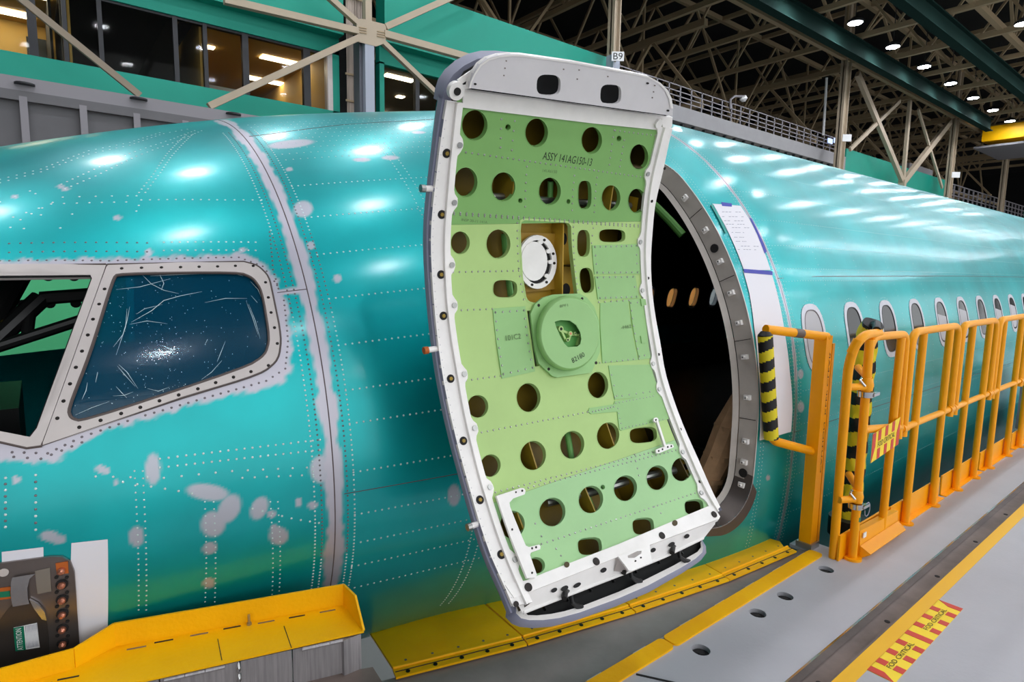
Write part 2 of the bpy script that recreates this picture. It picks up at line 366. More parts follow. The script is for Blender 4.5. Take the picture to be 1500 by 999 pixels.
# openings in skin coordinates
DO = rrect(1.82, math.radians(-15.2)*RS, 2.68, math.radians(50.5)*RS, .24, 10)
win3_px = [(173, 401), (350, 400), (370, 408), (383, 427), (395, 497), (388, 520), (360, 538), (120, 618), (103, 612), (100, 598), (132, 518), (166, 410)]
win2_px = [(-160, 407), (133, 404), (135, 410), (55, 626), (45, 639), (-160, 600)]
W3 = XS_(win3_px); W2 = XS_(win2_px)
def win_oval(k): c = 3.27+.515*k; return c
WZ0, WZ1 = math.radians(6.9), math.radians(17.6); WC = (WZ0+WZ1)/2*RS; WH = (WZ1-WZ0)/2*RS
def patch(x0, x1, nx, t0, t1, nt): return np.linspace(x0, x1, nx+1), np.radians(np.linspace(t0, t1, nt+1))
def sstep(a, b, x): t = np.clip((x-a)/(b-a), 0, 1); return t*t*(3-2*t)
blobs = [(224, 687, 11, 23, 0), (304, 721, 31, 12, .12), (336, 745, 15, 22, .5), (312, 768, 18, 19, .3), (307, 803, 11, 9, -.4), (306, 854, 9, 8, 0), (380, 744, 12, 18, .5), (398, 753, 6, 6, 0), (408, 785, 14, 13, 0), (402, 776, 7, 8, 0), (200, 786, 11, 15, 0), (148, 687, 8, 6, .3), (156, 690, 6, 5, 0), (170, 707, 5, 4, 0), (23, 703, 6, 6, 0), (437, 736, 5, 7, 0), (458, 740, 7, 6, 0), (470, 687, 16, 20, 0), (426, 211, 34, 6, -.1), (444, 306, 14, 12, 0), (665, 725, 9, 16, 0), (530, 234, 13, 3, 0), (572, 231, 13, 3, 0), (613, 194, 10, 2, 0), (424, 248, 5, 3, 0), (172, 319, 6, 4, 0), (22, 288, 6, 3, 0), (88, 273, 5, 3, 0), (96, 277, 6, 3, 0), (218, 370, 6, 6, 0), (356, 366, 5, 4, 0), (494, 408, 6, 6, 0), (455, 360, 6, 6, 0), (72, 785, 14, 8, 0), (85, 790, 12, 7, 0), (1173, 548, 4, 7, 0), (1173, 596, 5, 8, 0), (1213, 600, 3, 5, 0), (1125, 700, 3, 4, 0)]
bare_poly = [(-170, 392), (60, 380), (230, 377), (350, 372), (375, 376), (398, 395), (408, 416), (412, 430), (420, 440), (428, 500), (426, 548), (405, 565), (300, 588), (220, 612), (150, 632), (110, 655), (80, 678), (20, 676), (-170, 652)]
def n2(x, y): return np.sin(x*11.3+2.1*np.sin(y*7.7))*.5+np.sin(y*17.1+x*5.3+1.3*np.sin(x*23))*.3+np.sin(x*41+y*37)*.2
def bare_value(X, T, P):
    s = T*RS; j = n2(X*2.2, s*2.2); out = np.zeros_like(X)
    wj = .025+.008*np.clip(n2(s*1.7, s*.6+3), -.8, 1)
    out = np.maximum(out, 1-sstep(wj*.75, wj*1.15, np.abs(X-.662)+j*.004))
    out = np.maximum(out, (1-sstep(.010, .018, np.abs(X-3.03)+j*.004))*(.55+.45*(T > .1)))
    c = (P-CAM)@R; px = CX+FPX*c[..., 0]/c[..., 2]; py = CY+FPX*c[..., 1]/c[..., 2]
    front = (c[..., 2] > .3) & (T < 1.35) & (X < 3.3)
    for (bx, by, rx, ry, ro) in blobs:
        dx, dy = px-bx, py-by; u = (dx*math.cos(ro)+dy*math.sin(ro))/rx; v = (-dx*math.sin(ro)+dy*math.cos(ro))/ry
        d = np.sqrt(u*u+v*v)+j*.03; out = np.where(front, np.maximum(out, .92*(1-sstep(.8, 1.16, d))), out)
    q = np.array(bare_poly, float); P2 = np.stack([px.ravel(), py.ravel()], 1); d = np.full(len(P2), 1e9)
    near = ((P2[:, 0] > -200) & (P2[:, 0] < 470) & (P2[:, 1] > 340) & (P2[:, 1] < 720))
    for i in range(len(q)):
        a, b = q[i], q[(i+1) % len(q)]; t = np.clip(((P2-a)@(b-a))/((b-a)@(b-a)), 0, 1); d = np.minimum(d, np.hypot(*(P2-a-t[:, None]*(b-a)).T))
    ins = inside(P2, q); sd = np.where(ins, -d, d).reshape(px.shape)+n2(px*.012, py*.014)*4; ok = front & near.reshape(px.shape)
    out = np.where(ok, np.maximum(out, 1-sstep(-3.5, 3.5, sd)), out)
    lap = np.abs(s-math.radians(28.2)*RS); out = np.maximum(out, np.where((X > .55) & (X < .68), 1-sstep(.010, .018, lap+j*.003), 0))
    return out
W3c = XS_([(167, 395), (352, 393), (374, 400), (389, 421), (402, 497), (395, 524), (364, 546), (120, 626), (97, 618), (94, 597), (126, 514), (160, 404)]); W2c = XS_([(-165, 400), (141, 397), (144, 409), (62, 630), (49, 646), (30, 643), (-165, 603)])
def cut(Xc, Tc):
    P2 = np.stack([Xc.ravel(), Tc.ravel()*RS], 1); k = inside(P2, DO)
    for q in (W3c, W2c): k |= inside(P2, q)
    return k.reshape(Xc.shape)
allV, allF, allB = [], [], []; nv = 0
def add_patch(xs, ts, off=0, cutf=None, bare=True):
    global nv
    Xg, Tg = np.meshgrid(xs, ts, indexing='ij'); P = S(Xg, Tg, off) if off else SP(Xg, Tg)
    allV.append(P.reshape(-1, 3)); allB.append((bare_value(Xg, Tg, P) if bare else np.zeros_like(Xg)).ravel())
    a, b = len(xs), len(ts); i, j = np.meshgrid(np.arange(a-1), np.arange(b-1), indexing='ij'); q = np.stack([i*b+j, (i+1)*b+j, (i+1)*b+j+1, i*b+j+1], -1)
    if cutf is not None:
        k = cutf((Xg[1:, 1:]+Xg[:-1, :-1])/2, (Tg[1:, 1:]+Tg[:-1, :-1])/2); q = q[~k]
    allF.append(q.reshape(-1, 4)+nv); nv += a*b
def pack(name, material, parent=None):
    global allV, allF, allB, nv
    V = np.concatenate(allV).astype(np.float32); F = np.concatenate(allF).astype(np.int32); B = np.concatenate(allB).astype(np.float32)
    me = bpy.data.meshes.new(name); me.vertices.add(len(V)); me.vertices.foreach_set('co', V.ravel()); me.loops.add(F.size); me.loops.foreach_set('vertex_index', F.ravel())
    me.polygons.add(len(F)); me.polygons.foreach_set('loop_start', np.arange(0, F.size, 4, dtype=np.int32)); me.update(calc_edges=True); me.validate()
    at = me.attributes.new('bare', 'FLOAT', 'POINT'); at.data.foreach_set('value', B); me.shade_smooth(); me.materials.append(material)
    o = bpy.data.objects.new(name, me); COL.objects.link(o); o.parent = parent; allV, allF, allB, nv = [], [], [], 0; return o
# skin paint: teal temporary coating over aluminium, worn bare where the attribute says
M = bpy.data.materials.new('teal_protective_coating'); M.use_nodes = True; N = M.node_tree.nodes; L = M.node_tree.links; b = N['Principled BSDF']
at = N.new('ShaderNodeAttribute'); at.attribute_name = 'bare'; tc = N.new('ShaderNodeTexCoord')
nz = N.new('ShaderNodeTexNoise'); nz.inputs['Scale'].default_value = 2.2; nz.inputs['Detail'].default_value = 5
rp = N.new('ShaderNodeValToRGB'); rp.color_ramp.elements[0].position = .35; rp.color_ramp.elements[1].position = .68
rp.color_ramp.elements[0].color = (*lin((0, 158, 160)), 1); rp.color_ramp.elements[1].color = (*lin((2, 186, 188)), 1)
mx = N.new('ShaderNodeMix'); mx.data_type = 'RGBA'; mx.inputs['B'].default_value = (*lin((192, 188, 198)), 1)
L.new(tc.outputs['Object'], nz.inputs[0]); L.new(nz.outputs['Fac'], rp.inputs[0]); L.new(rp.outputs[0], mx.inputs['A']); L.new(at.outputs['Fac'], mx.inputs['Factor']); L.new(mx.outputs['Result'], b.inputs['Base Color'])
mr = N.new('ShaderNodeMapRange'); mr.inputs['To Min'].default_value = .36; mr.inputs['To Max'].default_value = .42; L.new(at.outputs['Fac'], mr.inputs[0]); L.new(mr.outputs[0], b.inputs['Roughness'])
b.inputs['Metallic'].default_value = .68
ct = N.new('ShaderNodeMapRange'); ct.inputs['To Min'].default_value = .45; ct.inputs['To Max'].default_value = .1; L.new(at.outputs['Fac'], ct.inputs[0]); L.new(ct.outputs[0], b.inputs['Coat Weight'])
b.inputs['Coat Roughness'].default_value = .15; b.inputs['Coat IOR'].default_value = 1.5
M_skin = M
fus = thing('airliner_fuselage', 'teal-green coated airliner nose and fuselage with its front doorway open', 'airplane', (0, 0, 0))
add_patch(*patch(-1.2, 3.4, 600, -46, 76, 500), cutf=cut)
add_patch(*patch(3.4, 10.0, 150, -46, 76, 160)); add_patch(*patch(10.0, 32, 30, -46, 76, 60))
add_patch(*patch(-2.45, -1.2, 40, -46, 76, 60)); add_patch(*patch(-2.45, 32, 160, -88, -46, 24))
add_patch(*patch(-2.45, 32, 160, 226, 268, 24))
farw = [6.875-.515*2+.515*k for k in range(7)]
def cutfar(X, T):
    a = np.pi-T; k = np.zeros(X.shape, bool)
    for c in farw: k |= (np.abs((X-c)/.105)**3+np.abs((a*RS-WC)/(WH-.035))**3) < 1
    return k
def cutck(X, T):
    a = np.degrees(np.pi-T); return (X > -1.15) & (X < .50) & (a > 8) & (a < 38)
add_patch(*patch(-2.45, -1.2, 12, 76, 226, 100)); add_patch(*patch(-1.2, .6, 60, 76, 226, 200), cutf=cutck); add_patch(*patch(.6, 5.4, 40, 76, 226, 100)); add_patch(*patch(5.4, 9.6, 300, 150, 180, 70), cutf=cutfar)
add_patch(*patch(5.4, 9.6, 10, 76, 150, 40)); add_patch(*patch(5.4, 9.6, 10, 180, 226, 60)); add_patch(*patch(9.6, 32, 30, 76, 226, 100))
skin = pack('skin', M_skin, fus)
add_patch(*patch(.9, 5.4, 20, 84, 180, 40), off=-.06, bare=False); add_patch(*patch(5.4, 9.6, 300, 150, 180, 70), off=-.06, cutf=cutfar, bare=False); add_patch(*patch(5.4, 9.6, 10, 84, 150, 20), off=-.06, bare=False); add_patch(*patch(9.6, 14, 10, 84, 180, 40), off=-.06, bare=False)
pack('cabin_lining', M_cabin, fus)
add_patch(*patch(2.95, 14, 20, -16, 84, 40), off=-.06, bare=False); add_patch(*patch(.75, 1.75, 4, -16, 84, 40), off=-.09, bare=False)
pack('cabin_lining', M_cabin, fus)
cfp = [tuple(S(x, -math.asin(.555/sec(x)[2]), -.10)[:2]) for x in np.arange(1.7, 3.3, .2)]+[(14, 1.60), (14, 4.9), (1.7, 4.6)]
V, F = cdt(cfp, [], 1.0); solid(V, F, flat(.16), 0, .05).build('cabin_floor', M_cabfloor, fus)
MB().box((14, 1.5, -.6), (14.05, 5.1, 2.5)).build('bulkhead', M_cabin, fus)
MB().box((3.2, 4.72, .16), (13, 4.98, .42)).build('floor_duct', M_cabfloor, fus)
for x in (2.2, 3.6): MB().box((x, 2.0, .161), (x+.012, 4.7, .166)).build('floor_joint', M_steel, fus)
# sill tread and door surround
def ring(name, poly, w_in, o0, o1, material, parent=fus, closed=True, seg=1):
    P = resamp(poly, .03); C = P.mean(0); n = len(P); vs = []; 
    T_ = np.roll(P, -1, 0)-np.roll(P, 1, 0); Nn = np.stack([T_[:, 1], -T_[:, 0]], 1); Nn /= np.linalg.norm(Nn, axis=1, keepdims=True)
    sg = np.sign(((P-C)*Nn).sum(1).sum()); Nn *= sg
    out = P; inn = P-Nn*w_in
    for (q, o) in ((out, o0), (inn, o1)):
        for a, b_ in q: vs.append(S(a, b_/RS, o))
    fs = [(k, (k+1) % n, n+(k+1) % n, n+k) for k in range(n)]
    return MB().add(vs, fs).build(name, material, parent)
rv = ring('doorway_surround', DO, .022, 0, -.085, M_reveal)
ring('doorway_inner_frame', rrect(1.85, math.radians(-14.2)*RS, 2.652, math.radians(49.6)*RS, .21, 10), .03, -.085, -.10, M_reveal)
ring('doorway_lip', rrect(1.816, math.radians(-15.35)*RS, 2.684, math.radians(50.65)*RS, .244, 10), .007, .002, .002, M_beige)
def onaft(px, py): return hit(px, py)
# stop fittings down the aft side of the surround
for (s_deg, big) in ((40, 0), (33, 1), (27, 0), (21.5, 1), (16.5, 0), (11, 1), (4.5, 0), (-2.5, 0), (-5.8, 1), (-9.5, 1)):
    th = math.radians(s_deg); c = S(2.670, th, -.045); n_ = SN(2.664, th)
    ax = np.array([-1, 0, 0.]); tv = np.cross(n_, ax)
    mb = MB(); P = [c+sx*n_*.016+sy*tv*.012 for sx, sy in ((-1, -1), (1, -1), (1, 1), (-1, 1))]; mb.poly(P, [p+ax*.018 for p in P]); mb.cyl(c+ax*.018, ax, .007, .010, 10)
    st = mb.build('stop_fitting', M_white, fus); MB().cyl(c+ax*.028, ax, .003, .003, 8).build('screw', M_bolt, st)
for s_deg in (36.5, 24, 13.7, 1, -12): 
    th = math.radians(s_deg); n_ = SN(2.664, th); a = S(2.67, th, -.004); b_ = S(2.655, th, -.082); MB().tube([a, b_], .0018, 6).build('surround_joint', M_hole, fus)
for th0 in (29.5, -7.6):
    th = math.radians(th0); c = S(2.666, th, -.045); MB().cyl(c, (-1, 0, 0), .022, .006, 16).build('latch_pocket', M_hole, fus)
# burnished scuff plate at the lower aft corner
cor = rrect(1.82, math.radians(-15.2)*RS, 2.68, math.radians(50.5)*RS, .24, 10); low = [p for p in cor if p[1] < math.radians(-8.2)*RS+.01 and p[0] > 2.3]; low.sort(key=lambda p: p[1]-p[0]*.2)
arc = [(2.68, math.radians(-8)*RS)]+[(2.68-.24+.24*math.cos(a), math.radians(-15.2)*RS+.24+.24*math.sin(a)) for a in np.radians(np.linspace(0, -90, 12))]+[(1.9, math.radians(-15.2)*RS)]
vs = [S(a, b_/RS, .003) for a, b_ in arc]+[S(a-.020, (b_+.018)/RS, -.084) for a, b_ in arc]; n = len(arc)
MB().add(vs, [(k, k+1, n+k+1, n+k) for k in range(n-1)]).build('scuff_plate', M_scuff, fus)
vs = [S(a+.045, (b_-.05)/RS, .003) for a, b_ in arc[2:]]+[S(a, b_/RS, .004) for a, b_ in arc[2:]]; n = len(arc)-2
MB().add(vs, [(k, k+1, n+k+1, n+k) for k in range(n-1)]).build('scuff_plate', M_scuff, fus)
pts = [S(1.86+.05*k, math.radians(47.5), -.14) for k in range(13)]+[S(2.50+.03*k, math.radians(47.5-3.2*k), -.145) for k in range(5)]
MB().tube(pts, .022, 10).build('green_frame_tube', mat('zinc_green_frame', (70, 120, 50), .5), fus)
# seams
def seam(pts, name='seam', r=.0022, material=None): return MB().tube([S(a, t, -r*.4) for a, t in pts], r, 6).build(name, material or mat('seam_sealant', (92, 78, 78), .7), fus)
seam([(.662, math.radians(a)) for a in np.arange(-44, 78, 2)], r=.0024)
seam([(3.03, math.radians(a)) for a in np.arange(-44, 78, 2)], r=.0018)
seam([(x, math.radians(np.interp(x, [3.03, 6, 12, 30], [22.7, 23.4, 23.5, 23.5]))) for x in np.linspace(3.03, 30, 60)], r=.003)
seam([(x, math.radians(-2.4)) for x in np.linspace(3.03, 14, 30)], r=.002)
h = hits([(365, 200), (400, 196), (450, 189), (500, 183), (560, 179), (635, 175)]); h = [(a, t) for a, t in h if a < 2.5]; seam(h, r=.003)
seam([(x, math.radians(2.0)) for x in np.linspace(.69, 1.8, 10)], r=.0016)
seam([(x, math.radians(28.2)) for x in np.linspace(.575, .66, 3)], r=.0018)
# rivets: light heads and dark heads, thousands of them
RV = {0: MB(), 1: MB()}; rcount = 0
def rv_(X, th, kind=0, r=.0034):
    global rcount
    if (X > 1.79 and X < 2.71 and math.radians(-16) < th < math.radians(51)): return
    p = np.array([[X, th*RS]])
    if inside(p, W3G)[0] or inside(p, W2G)[0]: return
    P = S(X, th, .0004); RV[kind].disc(P, SN(X, th), r, 6); rcount += 1
W3G = XS_([(150, 384), (365, 384), (400, 405), (415, 500), (408, 530), (385, 552), (60, 655), (95, 560)])
W2G = XS_([(-170, 392), (165, 387), (62, 656), (30, 657), (-170, 635)])
def rline(pts, sp=.022, kind=0, r=.0034):
    for (a, t0), (b_, t1) in zip(pts, pts[1:]):
        L_ = math.hypot(b_-a, (t1-t0)*RS); k = max(1, int(L_/sp))
        for i in range(k): f_ = i/k; rv_(a+(b_-a)*f_, t0+(t1-t0)*f_, kind, r)
def pline(px, sp=.022, kind=0, r=.0034): rline(hits(px), sp, kind, r)
pline([(383, 293), (330, 293), (207, 293)]); pline([(207, 293), (196, 318)], .03); pline([(187, 287), (92, 289), (30, 322), (0, 345)], .035); pline([(185, 296), (75, 299), (0, 325)], .03)
pline([(0, 268), (60, 252), (130, 226), (190, 213), (240, 196), (283, 188)]); pline([(0, 263), (60, 248), (130, 221), (190, 209), (240, 193)])
pline([(90, 270), (130, 252), (190, 225), (250, 205), (290, 190)]); pline([(95, 277), (140, 258), (200, 229), (260, 207), (300, 190)])
pline([(200, 287), (225, 255), (245, 225), (275, 196)]); pline([(213, 282), (235, 253), (252, 228), (285, 195)]); pline([(0, 296), (44, 280), (60, 288)], .03)
pline([(60, 315), (150, 313)], .06); pline([(35, 335), (140, 334)], .07)
pline([(240, 355), (385, 355)], .02); pline([(240, 367), (385, 367)], .02); pline([(-20, 358), (230, 356)], .025, 1); pline([(-20, 371), (230, 369)], .025, 1)
pline([(0, 382), (160, 382), (350, 377), (385, 390), (402, 412), (410, 424)], .02, 1); pline([(416, 440), (422, 500), (418, 540), (390, 558), (300, 583), (200, 612), (120, 640), (70, 664), (0, 662)], .02, 1)
pline([(120, 648), (60, 672), (0, 668)], .022, 1); pline([(395, 340), (400, 395), (410, 430)], .02, 1)
for x in (-.058, -.038, .038, .058):
    for th0 in np.arange(-20, 64, .62):
        kind = 1 if (25 < th0 < 37 or (x in (-.038, .038) and th0 > -8)) else 0
        rv_(.662+x, math.radians(th0), kind, .0032)
pline([(234, 672), (479, 643)], .02); pline([(234, 685), (479, 658)], .02); pline([(140, 698), (240, 700), (340, 690), (470, 684)], .035); pline([(180, 706), (300, 726)], .03)
pline([(355, 700), (475, 695)], .03); pline([(370, 745), (480, 768)], .03)
for (xa, xb) in ((197, 203), (209, 214), (300, 300), (313, 314), (396, 397), (407, 407)): pline([(xa, 690 if xa < 250 else 735), (xb, 900 if xb < 250 else 888)], .027, 0, .0026)
for r_ in range(9): pline([(8+r_*0, 700+r_*9), (95, 692+r_*11)], .045, r_ % 2)
for th0 in (45.5, 39.2, 33, 26.5, 20.3, 14.6, 10.5, 4.5, -1.2, -6.4, -11, -16): rline([(.72, math.radians(th0)), (1.78, math.radians(th0))], .021)
for x in (1.13, 1.165): rline([(x, math.radians(-30)), (x, math.radians(56))], .024)
for x in (1.40, 1.60): rline([(x, math.radians(-30)), (x, math.radians(56))], .024)
for q in np.arange(52, 68, 1.7): rline([(.72, math.radians(q)), (2.9, math.radians(q))], .026, 0, .0028)
for x in (2.72, 2.745, 2.985, 3.008, 3.052, 3.075): rline([(x, math.radians(-30)), (x, math.radians(70))], .019, 0, .0026)
for th0 in (59, 52.5, 46, 39.8, 33.5, 28.5, 24.2, 22.0, 4.0, -1.4, -3.4, -9.5, -16): rline([(3.1 if th0 < 50 else 2.75, math.radians(th0)), (9.5, math.radians(th0))], .030, 0, .0024)
for k in range(10):
    c = win_oval(k)
    for a in np.arange(0, 2*math.pi, .2): rv_(c+.150*math.cos(a)*(1 if 1 else 1), (WC+(WH+.03)*math.sin(a))/RS, 0, .0024)
for k in range(11): x = 3.53+.515*k; rline([(x, math.radians(-20)), (x, math.radians(40))], .04, 0, .0022)
RV[0].build('rivets', mat('bright_rivet_head', (206, 226, 224), .35, metal=.3), fus, kind='stuff', smooth=False)
RV[1].build('rivets', mat('dark_rivet_head', (120, 112, 116), .4, metal=.4), fus, kind='stuff', smooth=False)
print('rivets', rcount)
# cabin windows with bare metal rims (this side)
def supell(c0, c1, a, b_, e=2.8, n=32): return ell(c0, c1, a, b_, n, 0, e)
for k in range(24):
    c = win_oval(k); ne = 32 if k < 8 else 16
    o_, i_ = supell(c, WC, .128, WH+.012, n=ne), supell(c, WC, .100, WH-.020, n=ne)
    V = np.array(o_+i_); F = [(q, (q+1) % ne, ne+(q+1) % ne, ne+q) for q in range(ne)]
    fr = solid(V, F, fsk(.003), 0, .006).build('window_frame', M_alu, fus)
    i2 = supell(c, WC, .094, WH-.026, n=ne)
    V = np.array(i_+i2); F = [(q, (q+1) % ne, ne+(q+1) % ne, ne+q) for q in range(ne)]
    solid(V, F, fsk(.0035), 0, .007).build('rubber_seal', M_black if k else mat('grey_gasket', (110, 100, 104), .6), fr)
    V, F = cdt(supell(c, WC, .094, WH-.026, n=ne), [], .08)
    solid(V, F, fsk(.001), 0, .002).build('pane', M_plug if k == 0 else M_glassdk, fr, label='grey blanking plug' if k == 0 else None)
    if k in (4, 5, 7, 8):
        V, F = cdt([(x, min(y, WC+WH*(.2+.15*(k % 3)-.8*(x-c+.08)))) for x, y in supell(c, WC, .090, WH-.034, n=ne)], [], .08); solid(V, F, fsk(.0016), 0, .001).build('film', M_plug, fr)
def translucent(name, col):
    T2 = bpy.data.materials.new(name); T2.use_nodes = True; N2 = T2.node_tree.nodes; t2 = N2.new('ShaderNodeBsdfTranslucent'); t2.inputs[0].default_value = (*lin(col), 1); T2.node_tree.links.new(t2.outputs[0], N2['Material Output'].inputs['Surface']); return T2
M_trl1, M_trl2 = translucent('orange_light_pane', (255, 214, 160)), translucent('pale_light_film', (220, 225, 225))  # amber tint stands in for orange light beyond the far windows
# far-side windows seen through the doorway
for c in farw:
    mk = lambda a, b_: [(x, math.pi-y/RS) for x, y in supell(c, WC, a, b_)]
    o_, i_ = mk(.125, WH+.0), mk(.098, WH-.03); V = np.array(o_+i_); ne = 32; F = [(q, (q+1) % ne, ne+(q+1) % ne, ne+q) for q in range(ne)]
    fr = solid(V, F, lambda a, b_, d: S(a, b_, -.02-d), 0, .05).build('window_frame', M_alu, fus)
    V = np.array(i_); solid(V, [tuple(range(ne))], lambda a, b_, d: S(a, b_, -.01-d), 0, .004).build('pane', M_trl1 if c < 7.6 else M_trl2, fr, label='far window with orange light put into its pane colour' if c < 7.6 else None)
# kraft wrapped tube inside the doorway
kp = thing('wrapped_cover', 'brown kraft paper wrapping taped along the lower aft edge of the doorway', 'wrapping', (2.8, 1.7, .16))
pts = [S(2.86, math.radians(6), -.18), S(2.84, math.radians(3), -.20), S(2.79, math.radians(-2), -.22), S(2.74, math.radians(-7), -.24), S(2.68, math.radians(-11), -.25), S(2.66, math.radians(-14), -.25)]
mb = MB(); mb.tube(pts, [.015, .05, .08, .08, .075, .075], 9); mb.build('paper', M_kraft, kp)
for q in (2, 3, 4): MB().tube([pts[q]+np.array([0, 0, .012]), pts[q]-np.array([0, 0, .012])], .083, 9).build('paper_fold', M_kraft, kp)
# ================================================================== cockpit windows
def skplate(name, px, holes, off, th, material, parent, step=.03, **k):
    V, F = cdt(XS_(px), [np.array(XS_(h)) for h in holes], step); return solid(V, F, fsk(off), 0, th).build(name, material, parent, **k)
f3 = [(158, 389), (357, 384.5), (378, 390), (394, 406), (400, 434), (412, 494), (408, 527), (383, 548), (267, 583), (62, 653)]
f3in = [(173.5, 402), (350, 399.5), (371, 408), (384, 427), (395.5, 497), (388.5, 521), (360, 539), (121, 618), (104, 613), (100, 600), (132, 519), (166, 409)]
def chaikin(P, closed=True, n=2):
    for _ in range(n):
        Q = [] if closed else [P[0]]; m_ = len(P)
        for i in range(m_ if closed else m_-1): a, b_ = np.array(P[i], float), np.array(P[(i+1) % m_], float); Q += [tuple(a*.8+b_*.2), tuple(a*.2+b_*.8)]
        if not closed: Q.append(P[-1])
        P = Q
    return P
f3in = chaikin(f3in); f3 = [f3[0]]+chaikin(f3[1:9], False)+[f3[9]]
fr3 = skplate('cockpit_window_frame', f3, [f3in], .006, .02, M_beige, fus, label='pale screwed frame around the tinted film-covered cockpit pane'); cw = fr3
f2o = [(-170, 394), (156, 389.3), (60.5, 653.5), (40, 656), (0, 647), (-170, 606)]
f2in = [(-160, 407), (133, 404), (135.5, 409), (55, 627), (45, 640), (38, 639), (-160, 600)]
cw2 = skplate('cockpit_window_frame', f2o, [f2in], .005, .02, M_beige, fus, label='pale frame of the open cockpit window at the left edge')
def pxtube(name, px, off, r, material, parent, closed=False):
    h = hits(px+(px[:1] if closed else [])); P = [S(a, t, off) for a, t in h]; return MB().tube(P, r, 6).build(name, material, parent)
pxtube('inner_seal', f3in, .003, .0045, mat('brown_window_sealant', (88, 76, 72), .5), cw, True)
pxtube('outer_seal', f3, .005, .003, mat('brown_window_sealant', (88, 76, 72), .5), cw, True)
pxtube('outer_seal', [(-170, 394), (156, 388.6)], .005, .003, mat('brown_window_sealant', (88, 76, 72), .5), cw2)
pxtube('outer_seal', [(62, 653.5), (40, 656.5), (0, 647.5), (-170, 606)], .005, .003, mat('brown_window_sealant', (88, 76, 72), .5), cw2)
pxtube('inner_edge', f2in[:5], .0, .004, M_black, cw2)
scr = [(179, 395), (208, 394), (237, 393.5), (265, 393), (292, 392.5), (319, 392), (345, 391), (371, 391), (389, 415), (393, 437), (397, 459), (402, 481), (406, 504), (393, 536), (367.5, 545), (342, 553), (316, 561), (290, 570), (262, 579), (234, 587.5), (206, 597), (178, 606), (148, 616), (117, 626), (154, 425), (146, 447), (137, 469), (129.5, 492), (121, 515.5), (112, 539), (103.5, 563), (94, 588), (85, 613)]
mb = MB()
for p in scr: a, t = hit(*p); mb.disc(S(a, t, .0062), SN(a, t), .0048, 8)
mb.build('screws', M_bolt, fr3, kind='stuff')
# tinted glazing: see-through blue-green glass
G = bpy.data.materials.new('blue_tinted_glazing'); G.use_nodes = True; N = G.node_tree.nodes; L = G.node_tree.links; b = N['Principled BSDF']
b.inputs['Base Color'].default_value = (*lin((3, 76, 104)), 1); b.inputs['Roughness'].default_value = .2; b.inputs['Coat Weight'].default_value = .7; b.inputs['Coat Roughness'].default_value = .09; b.inputs['Specular IOR Level'].default_value = .35
tb = N.new('ShaderNodeBsdfTransparent'); tb.inputs[0].default_value = (*lin((60, 190, 205)), 1); ms = N.new('ShaderNodeMixShader'); ms.inputs[0].default_value = .6
L.new(tb.outputs[0], ms.inputs[1]); L.new(b.outputs[0], ms.inputs[2]); L.new(ms.outputs[0], N['Material Output'].inputs['Surface'])
tc = N.new('ShaderNodeTexCoord'); mp = N.new('ShaderNodeMapping'); mp.inputs['Rotation'].default_value = (0, .6, 0); mp.inputs['Scale'].default_value = (1, 1, 4); nz = N.new('ShaderNodeTexNoise'); nz.inputs['Scale'].default_value = 9; nz.inputs['Detail'].default_value = 5; nz.inputs['Distortion'].default_value = 1.5
bp = N.new('ShaderNodeBump'); bp.inputs['Strength'].default_value = .05; bp.inputs['Distance'].default_value = .006; L.new(tc.outputs['Object'], mp.inputs[0]); L.new(mp.outputs[0], nz.inputs[0]); L.new(nz.outputs['Fac'], bp.inputs['Height']); L.new(bp.outputs[0], b.inputs['Normal']); L.new(bp.outputs[0], b.inputs['Coat Normal'])
V, F = cdt(XS_(f3in), [], .03); solid(V, F, fsk(-.004), 0, .003).build('pane', G, cw)
M_crease = mat('clear_film_crease', (214, 236, 240), .25, coat=1, spec=.8)
def creases(L_, name='film_crease'):
    for px in L_:
        h = hits(px); P = [S(a, t, -.0005) for a, t in h]; rr = [.0002]+[.0008]*(len(P)-2)+[.0002] if len(P) > 2 else [.0003, .0007]
        MB().tube(P, rr, 5).build(name, M_crease, cw)
creases([[(170, 424), (205, 420), (250, 408)], [(207, 401), (222, 416), (240, 425), (262, 430)], [(296, 427), (265, 433), (240, 440), (222, 455), (192, 472)], [(190, 449), (186, 470), (180, 490), (166, 508)], [(300, 443), (330, 437), (362, 437)], [(361, 442), (370, 465), (378, 490)], [(364, 445), (374, 470), (381, 496)], [(172, 536), (182, 548), (198, 566)], [(174, 534), (186, 545), (202, 569)], [(165, 580), (182, 579), (195, 574)], [(170, 566), (178, 575), (186, 583)], [(216, 569), (232, 573), (248, 567)], [(325, 528), (310, 545), (295, 556)], [(368, 433), (377, 443)], [(367, 412), (378, 424), (383, 436)], [(220, 404), (290, 401), (340, 400), (356, 404)], [(300, 505), (304, 497)], [(110, 608), (135, 597), (160, 588)], [(120, 585), (126, 572), (128, 560)], [(140, 560), (143, 545)], [(232, 398), (240, 415), (236, 425)], [(190, 475), (215, 470), (245, 474)], [(200, 460), (212, 452), (238, 446)], [(330, 500), (322, 520), (318, 530)], [(186, 452), (184, 478), (170, 520)]])
mb = MB()
wp = np.array([(x, y) for x, y in zip(rng.uniform(110, 392, 700), rng.uniform(405, 612, 700))]); wp = wp[inside(wp, np.array(f3in))]
wgt = np.exp(-((wp[:, 0]-235)**2/9000+(wp[:, 1]-505)**2/6000)); wp = wp[rng.uniform(0, 1, len(wp)) < .25+.75*wgt]
for p in wp[:230]: a, t = hit(*p); mb.disc(S(a, t, -.0006), SN(a, t), rng.uniform(.0004, .0013), 5)
mb.build('film_speckles', M_crease, cw, kind='stuff')
